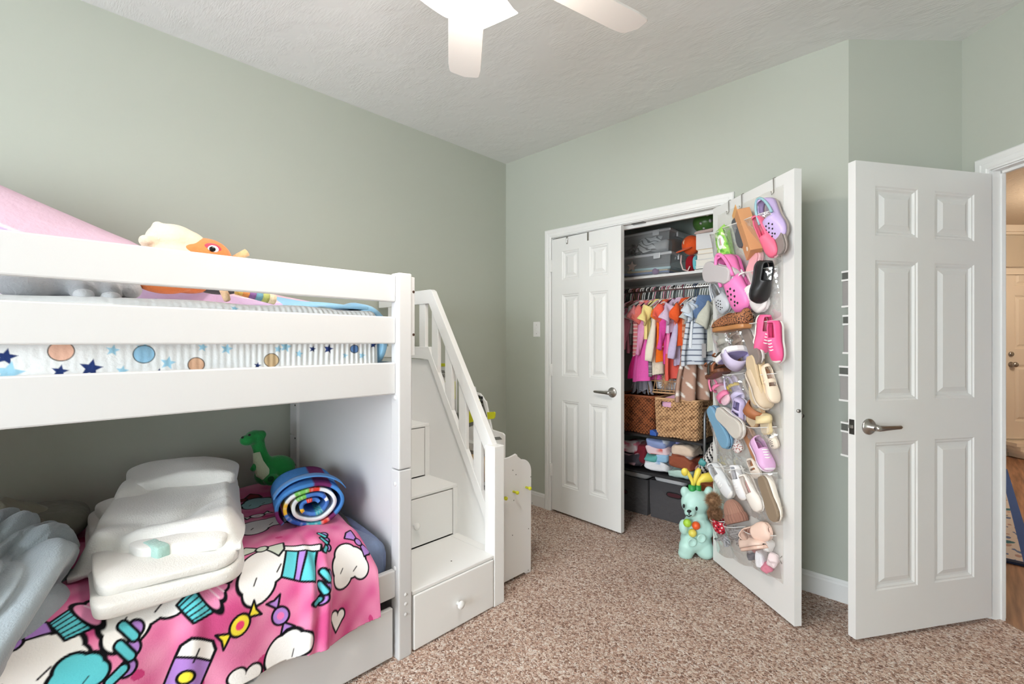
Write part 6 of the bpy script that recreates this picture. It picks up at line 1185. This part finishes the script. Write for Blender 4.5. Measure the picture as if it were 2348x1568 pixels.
# wipes pack, cardboard box, hat, soft things
a, b_ = dp(1650, 523, 0.05), dp(1665, 607, 0.05); Yv = (b_ - a).normalized(); t = thing('wipes_pack', 'green leaf-print wipes pack with white label in the top hinge-side pocket', 'wipes pack', (0, 0, 0)); Mp = mframe(a, Yv.cross(n3), Yv, n3); t.matrix_world = Mp; ln = (b_ - a).length
u = np.linspace(-1, 1, 60); v = np.linspace(0, 1, 120); Vv, Uu = np.meshgrid(v, u, indexing='ij'); Pq = np.stack([Uu * 0.048, Vv * ln, 0.02 * (1 - Uu ** 4) * (1 - (2 * Vv - 1) ** 8)], -1)
pt = Paint(Uu * 0.048, Vv * ln, L((150, 206, 90))); k1 = wob(pt.u, pt.v, 220, 3); pt.c[k1 > 0.5] = L((96, 172, 54)); pt.c[k1 < -0.6] = L((226, 240, 200)); xx, yy = pt.loc(-0.012, ln * 0.42); pt.put(sd_ell(xx, yy, 0.024, 0.040), (244, 246, 242), 0.0008, L((200, 214, 190)))
pt.put(np.abs(xx + 0.004) - 0.0022 + (np.abs(yy) > 0.022) * 1.0, (196, 60, 60)); pt.put(np.abs(xx - 0.006) - 0.004 + (np.abs(yy + 0.002) > 0.02) * 1.0, (140, 190, 120))
sheet('pack_front', Pq, mat('printed_plastic', attr=True, rough=0.3), t, col=pt.c, solid=0, local=True); mb = MB(); mb.rbox((0, ln / 2, -0.014), (0.048, ln / 2, 0.016), None, 0.3); out('pack_body', mb, plas((140, 198, 84)), t, local=True, smooth=True)
a, b_ = dp(1700, 490, 0.05), dp(1731, 583, 0.05); Yv = (b_ - a).normalized(); t = thing('cardboard_box', 'narrow kraft cardboard shoe box wedged in the top pocket row', 'box', (0, 0, 0)); Mp = mframe(a, Yv.cross(n3), Yv, n3); t.matrix_world = Mp @ Matrix.Rotation(0.35, 4, 'Y'); ln = (b_ - a).length
mb = MB(); mb.bx(-0.045, 0.045, 0, ln, -0.03, 0.03); out('carton', mb, mat('kraft_board', (206, 150, 104), 0.8), t, local=True, bevel=0.002); mb = MB(); mb.bx(-0.0452, -0.03, ln * 0.35, ln * 0.37, 0.03, 0.0308); mb.bx(-0.044, 0.044, -0.03, 0.002, 0.028, 0.030); out('flap', mb, mat('kraft_board_light', (226, 172, 112), 0.8), t, local=True)
mb = MB(); mb.lathe([(0.006, 0.0308), (0.011, 0.0309), (0.011, 0.0300), (0.006, 0.03)], 16, Matrix.Translation((-0.012, ln * 0.88, 0))); out('printed_mark', mb, plas((236, 226, 214)), t, local=True)
# row seven: beanie with fur bobble, bow, scarf, slippers, socks
t = thing('beanie', 'brown ribbed knitted beanie in the lowest hinge-side pocket', 'hat', tuple(dp(1683, 1195, 0.04)), 'winter hats in the lowest pocket row')
u = np.linspace(0, 2 * PI, 120, endpoint=False); v = np.linspace(0, 1, 40); Vv, Uu = np.meshgrid(v, u, indexing='ij'); c = np.array(dp(1682, 1172, 0.055)); rr = 0.062 * np.sqrt(np.clip(1 - (Vv * 0.98) ** 2.6, 0, 1)) * (1 + 0.035 * np.sin(Uu * 22)); ax2 = np.array((U_R * -0.45 + V((0, 0, 0.85)) + n3 * 0.1).normalized()); e1 = np.cross(ax2, np.array(n3)); e1 /= np.linalg.norm(e1); e2 = np.cross(ax2, e1)
sheet('crown', c[None, None] + (rr * np.cos(Uu))[..., None] * e1 + (rr * 0.62 * np.sin(Uu))[..., None] * e2 + (0.085 * Vv - 0.03)[..., None] * ax2, cloth((164, 124, 108)), t, solid=0.005, closed_u=True)
rr = 0.066 * (1 + 0.04 * np.sin(Uu * 22)) + 0.006 * np.sin(PI * Vv); sheet('cuff', c[None, None] + (rr * np.cos(Uu))[..., None] * e1 + (rr * 0.64 * np.sin(Uu))[..., None] * e2 + (0.04 * Vv - 0.055)[..., None] * ax2, cloth((152, 112, 98)), t, solid=0.006, closed_u=True)
t = thing('bobble_hat', 'red spotted baby hat with brown fur bobbles beside the mint bear', 'hat', tuple(dp(1644, 1200, 0.05)), 'winter hats in the lowest pocket row')
def furball(nm, c, r, col, n=2600):
    mb = MB(); mb.ell(c, r * 0.62, seg=14, rings=8); c = V(c)
    for q in range(n):
        z = random.uniform(-1, 1); a = random.uniform(0, 2 * PI); d = V((math.sqrt(1 - z * z) * math.cos(a), math.sqrt(1 - z * z) * math.sin(a), z)); s_ = d.orthogonal().normalized() * 0.0007; b0 = c + d * r * 0.5; e_ = c + d * r * random.uniform(0.85, 1.15) + V((random.uniform(-1, 1), random.uniform(-1, 1), random.uniform(-1.3, 0.6))) * r * 0.18; mb.face([b0 - s_, b0 + s_, e_])
    return out(nm, mb, mat('fur_%d' % col[0], col, 0.9, var=((col[0] - 50, col[1] - 46, col[2] - 40), 60)), t)
furball('fur_bobble', dp(1636, 1146, 0.07), 0.047, (178, 140, 104)); furball('fur_bobble', dp(1640, 1176, 0.06), 0.043, (164, 124, 92))
u = np.linspace(0, 2 * PI, 60, endpoint=False); v = np.linspace(0, 1, 30); Vv, Uu = np.meshgrid(v, u, indexing='ij'); c = np.array(dp(1650, 1200, 0.05)); rr = 0.05 * np.sqrt(np.clip(1 - Vv ** 3, 0, 1)); Pq = c[None, None] + (rr * np.cos(Uu))[..., None] * np.array(U_R) + (rr * 0.6 * np.sin(Uu))[..., None] * np.array(n3) + (0.06 * (1 - Vv) * -1 + 0.03)[..., None] * np.array([0, 0, 1.0]); Pq[..., 2] = c[2] + 0.02 - 0.075 * Vv
pt = Paint(Uu * 0.05, Vv * 0.08, L((188, 44, 60))); 
for i in range(14):
    for j in range(4): xx, yy = pt.loc(0.012 + i * 0.022 + 0.011 * (j % 2), 0.008 + j * 0.02); pt.put(sd_ell(xx, yy, 0.005, 0.005), (240, 220, 220) if (i + j) % 2 else (30, 20, 24))
sheet('cap_body', Pq, M_cot, t, col=pt.c, solid=0.003, closed_u=True)
mb = MB(); 
for i in range(22):
    c = dp(random.uniform(1648, 1702), random.uniform(1216, 1246) + 0, 0.03); mb.tube([c + V((random.uniform(-.03, .03), random.uniform(-.02, .02), random.uniform(-.02, .02))) for q in range(5)], 0.006, 6)
one('scarf', 'grey crocheted scarf crumpled at the bottom of the organizer', 'scarf', mb, cloth((168, 168, 172)), smooth=True)
shoe('slip_on', (1702, 1228), (1752, 1216), 'peach baby slipper, upper of the pair in the lowest pocket row', [(236, 206, 190), (228, 196, 180), (190, 150, 136)], 'top', 0.42, 0.4, off=0.035, name='baby_slipper', cat='slipper')
shoe('slip_on', (1700, 1246), (1748, 1238), 'peach baby slipper, lower of the pair in the lowest pocket row', [(232, 204, 190), (226, 194, 178), (190, 150, 136)], 'side', 0.4, 0.4, off=0.03, name='baby_slipper', cat='slipper')
def crumple(lab, px, py, r, col, seed, cat='sock', nm='sock'):
    mb = MB(); c = dp(px, py, 0.035); mb.rbox(c, r, (seed * 0.7, seed * 0.4, seed), 0.6); bm_ = mb.bm
    for v_ in bm_.verts: v_.co += V((noise_(v_.co, seed), noise_(v_.co, seed + 3), noise_(v_.co, seed + 5))) * 0.008
    return one(nm, lab, cat, mb, cloth(col), smooth=True)
from mathutils import noise as _nz
def noise_(p, s_): return _nz.noise(V((p.x * 40 + s_, p.y * 40, p.z * 40)))
crumple('mauve baby sock under the peach slippers', 1738, 1256, (0.04, 0.025, 0.022), (176, 130, 128), 1); crumple('grey baby sock beside the mauve sock', 1722, 1262, (0.03, 0.02, 0.02), (176, 170, 170), 2); crumple('white ribbed baby sock with grey print at the lower right of the organizer', 1762, 1250, (0.03, 0.02, 0.026), (226, 224, 222), 3)
crumple('white folded baby mitten near the bottom tip of the organizer', 1746, 1280, (0.042, 0.022, 0.03), (234, 234, 238), 4, 'mitten', 'mitten'); crumple('pale pink baby bootie at the bottom right of the organizer', 1772, 1284, (0.028, 0.022, 0.028), (232, 214, 216), 5, 'bootie', 'bootie'); crumple('rose pink baby sock at the bottom tip of the organizer', 1758, 1300, (0.028, 0.018, 0.022), (206, 128, 146), 6); crumple('dark grey striped baby sock below the grey sock', 1726, 1275, (0.03, 0.018, 0.016), (120, 116, 120), 7)
# ================================================================== MINT BEAR water toy
D0 = 2.83
def bq(px, py, dd=0.0): return V(CAM + (D0 + dd) * ray(px, py))
M_mint = plas((188, 228, 219)); base = bq(1597, 1270); t = thing('bear_water_toy', 'mint green gummy-bear water tank toy standing in the closet doorway', 'toy', (base.x, base.y, 0.0)); k = D0 / 1090.0
mb = MB(); e = lambda px, py, rx, rz, ry=None, dd=0.0: mb.ell(bq(px, py, dd), (rx * k, (ry or rx) * k, rz * k), Euler((0, 0, YAW)).to_matrix())
e(1594, 1152, 32, 31, 26); e(1570, 1127, 10, 13, 9); e(1626, 1128, 11, 14, 9); e(1582, 1174, 13, 11, 12, -0.055); e(1598, 1212, 33, 38, 28); e(1598, 1180, 24, 16, 22); e(1596, 1236, 35, 28, 30); e(1568, 1208, 11, 18, 12, -0.03); e(1622, 1216, 15, 19, 13, -0.035); e(1576, 1254, 19, 22, 18, -0.02); e(1616, 1258, 21, 23, 19, -0.03); e(1572, 1268, 17, 14, 17, -0.015); e(1618, 1266, 19, 15, 19, -0.03)
bd = out('body', mb, M_mint, t, remesh=0.006)
for px, py, r, c, nm in ((1576, 1199, 9, (168, 214, 70), 'green_button'), (1596, 1205, 9, (236, 96, 40), 'orange_button'), (1588, 1222, 9, (226, 214, 96), 'yellow_button')):
    mb = MB(); mb.ell(bq(px, py, -0.075), r * k); out('button', mb, plas(c), t, smooth=True, label=nm.replace('_', ' '))
for px, py, r in ((1587, 1243, 10), (1608, 1234, 10)):
    mb = MB(); mb.lathe([(r * k, 0), (r * k * 1.0, 0.004), (r * k * 0.8, 0.006), (r * k * 0.6, 0.002), (0, -0.001)], 20, mframe(bq(px, py, -0.078), RGT, (0, 0, 1), -FWD)); out('socket', mb, M_mint, t, smooth=True)
for px, py, q in ((1568, 1160, -0.062), (1597, 1166, -0.068)):
    mb = MB(); mb.ell(bq(px, py, q), (2.6 * k, 2 * k, 4.8 * k), Euler((0, 0, YAW)).to_matrix()); out('eye', mb, M_black, t, smooth=True)
mb = MB(); mb.ell(bq(1580, 1172, -0.088), (5.0 * k, 3 * k, 3.4 * k), Euler((0, 0, YAW)).to_matrix()); mb.tube([bq(1580, 1174, -0.088), bq(1580, 1180, -0.082)], 0.003, 6); mb.tube([bq(1574, 1181, -0.084), bq(1579, 1184, -0.082), bq(1586, 1181, -0.084)], 0.0028, 6); out('nose', mb, M_black, t, smooth=True, label='black nose and mouth')
M_leaf = plas((244, 222, 92)); mb = MB(); mb.cyl(bq(1587, 1130), bq(1587, 1112), 0.022, 18); mb.cyl(bq(1600, 1132), bq(1600, 1112), 0.02, 18); out('cap', mb, plas((46, 150, 70)), t, smooth=True, label='green screw caps')
mb = MB(); mb.tube([bq(1589, 1116), bq(1588, 1104), bq(1580, 1088), bq(1571, 1076)], [0.011, 0.011, 0.011, 0.012], 12); mb.ell(bq(1570, 1082), (0.02, 0.016, 0.026), (0.3, 0, 0.4)); mb.tube([bq(1590, 1112), bq(1595, 1096), bq(1600, 1082), bq(1604, 1074)], [0.011, 0.013, 0.018, 0.012], 12); out('spray_handle', mb, M_leaf, t, smooth=True, label='yellow forked handle')
mb = MB(); mb.tube([bq(1600, 1118), bq(1602, 1104), bq(1612, 1096), bq(1628, 1094), bq(1636, 1094)], [0.012, 0.014, 0.026, 0.03, 0.016], 14); out('spray_handle', mb, M_leaf, t, smooth=True, label='yellow drooping handle')
b = MB(); p = onY(1628, 1112, 0.10); b.bx(1.545, 1.66, 0.12, 0.22, 0.0, 0.40); o = one('toy_crate', 'rust-orange toy case behind the mint bear', 'case', b, mat('rust_case', (180, 96, 56), 0.6), bevel=0.008)
b = MB(); p = bq(1638, 1262, 0.02); b.rbox((1.655, 0.035, 0.045), (0.03, 0.03, 0.044), None, 0.4); one('toy_cup', 'magenta toy cup beside the foot of the mint bear', 'toy', b, plas((176, 36, 96)), smooth=True)
# ================================================================== ORGANIZER BEHIND THE ENTRY DOOR, HALL RUG
t = thing('door_pocket_organizer', 'grey mesh pocket organizer hanging on the back of the open entry door', 'door organizer', tuple(ME @ V((0.28, 0.04, 0.75)))); M_mesh = mat('grey_mesh', (150, 148, 146), 0.8, bump=(600, 0.8)); M_fab = cloth((92, 94, 90)); M_wt = plas((222, 222, 220))
mb = MB(); mb.bx(0.03, 0.56, 0.0355, 0.041, 0.70, 1.95, ME); out('panel', mb, M_fab, t)
for zt, hh, dpth, u0 in ((1.565, 0.16, 0.045, 0.024), (1.372, 0.17, 0.038, 0.022), (1.150, 0.155, 0.052, 0.018), (0.905, 0.15, 0.045, 0.02)):
    mb = MB(); mb.bx(u0, 0.56, 0.041, 0.041 + dpth, zt - hh, zt - 0.045, ME); pk = out('pocket', mb, M_mesh, t, bevel=0.004); mb = MB(); mb.bx(u0, 0.56, 0.041, 0.041 + dpth, zt - 0.036, zt - 0.008, ME); out('lining', mb, M_fab, pk)
    mb = MB()
    for q in (zt - 0.008, zt - 0.045, zt - hh): mb.bx(u0 - 0.002, 0.562, 0.0405, 0.043 + dpth, q, q + 0.008, ME)
    out('trim_band', mb, M_wt, pk)
u = np.linspace(2.46, 3.035, 200); v = np.linspace(1.15, 4.0, 500); Vv, Uu = np.meshgrid(v, u, indexing='ij'); pt = Paint(Uu, Vv, L((206, 196, 190))); k1 = wob(pt.u, pt.v * 0.8, 60, 4); pt.c[k1 > 0.7] = L((96, 112, 150)); pt.c[k1 < -0.8] = L((170, 140, 130)); k3 = wob(pt.u, pt.v, 22, 8); pt.c[k3 > 1.0] = L((64, 110, 120))
eb = np.minimum(np.minimum(pt.u - 2.46, 3.035 - pt.u), np.minimum(pt.v - 1.15, 4.0 - pt.v)); pt.c[(eb < 0.15) & (eb > 0.14)] = L((90, 100, 130)); pt.c[eb < 0.05] = L((58, 86, 146)); pt.c[pt.v < 1.19] = L((40, 44, 62))
b = sheet('runner_rug', np.stack([Uu, Vv, 0.004 + 0 * Uu], -1), M_print, col=pt.c, solid=0.012); tag(b, 'patterned runner rug with blue border on the hall floor beyond the entry door', 'rug')
# text curves become plain meshes
bpy.context.view_layer.update()
dg = bpy.context.evaluated_depsgraph_get()
for o in [o for o in bpy.data.objects if o.type == 'FONT']:
    me = bpy.data.meshes.new_from_object(o.evaluated_get(dg)); n = bpy.data.objects.new('lettering', me); COL.objects.link(n)
    n.parent = o.parent; n.matrix_local = o.matrix_local.copy(); bpy.data.objects.remove(o)
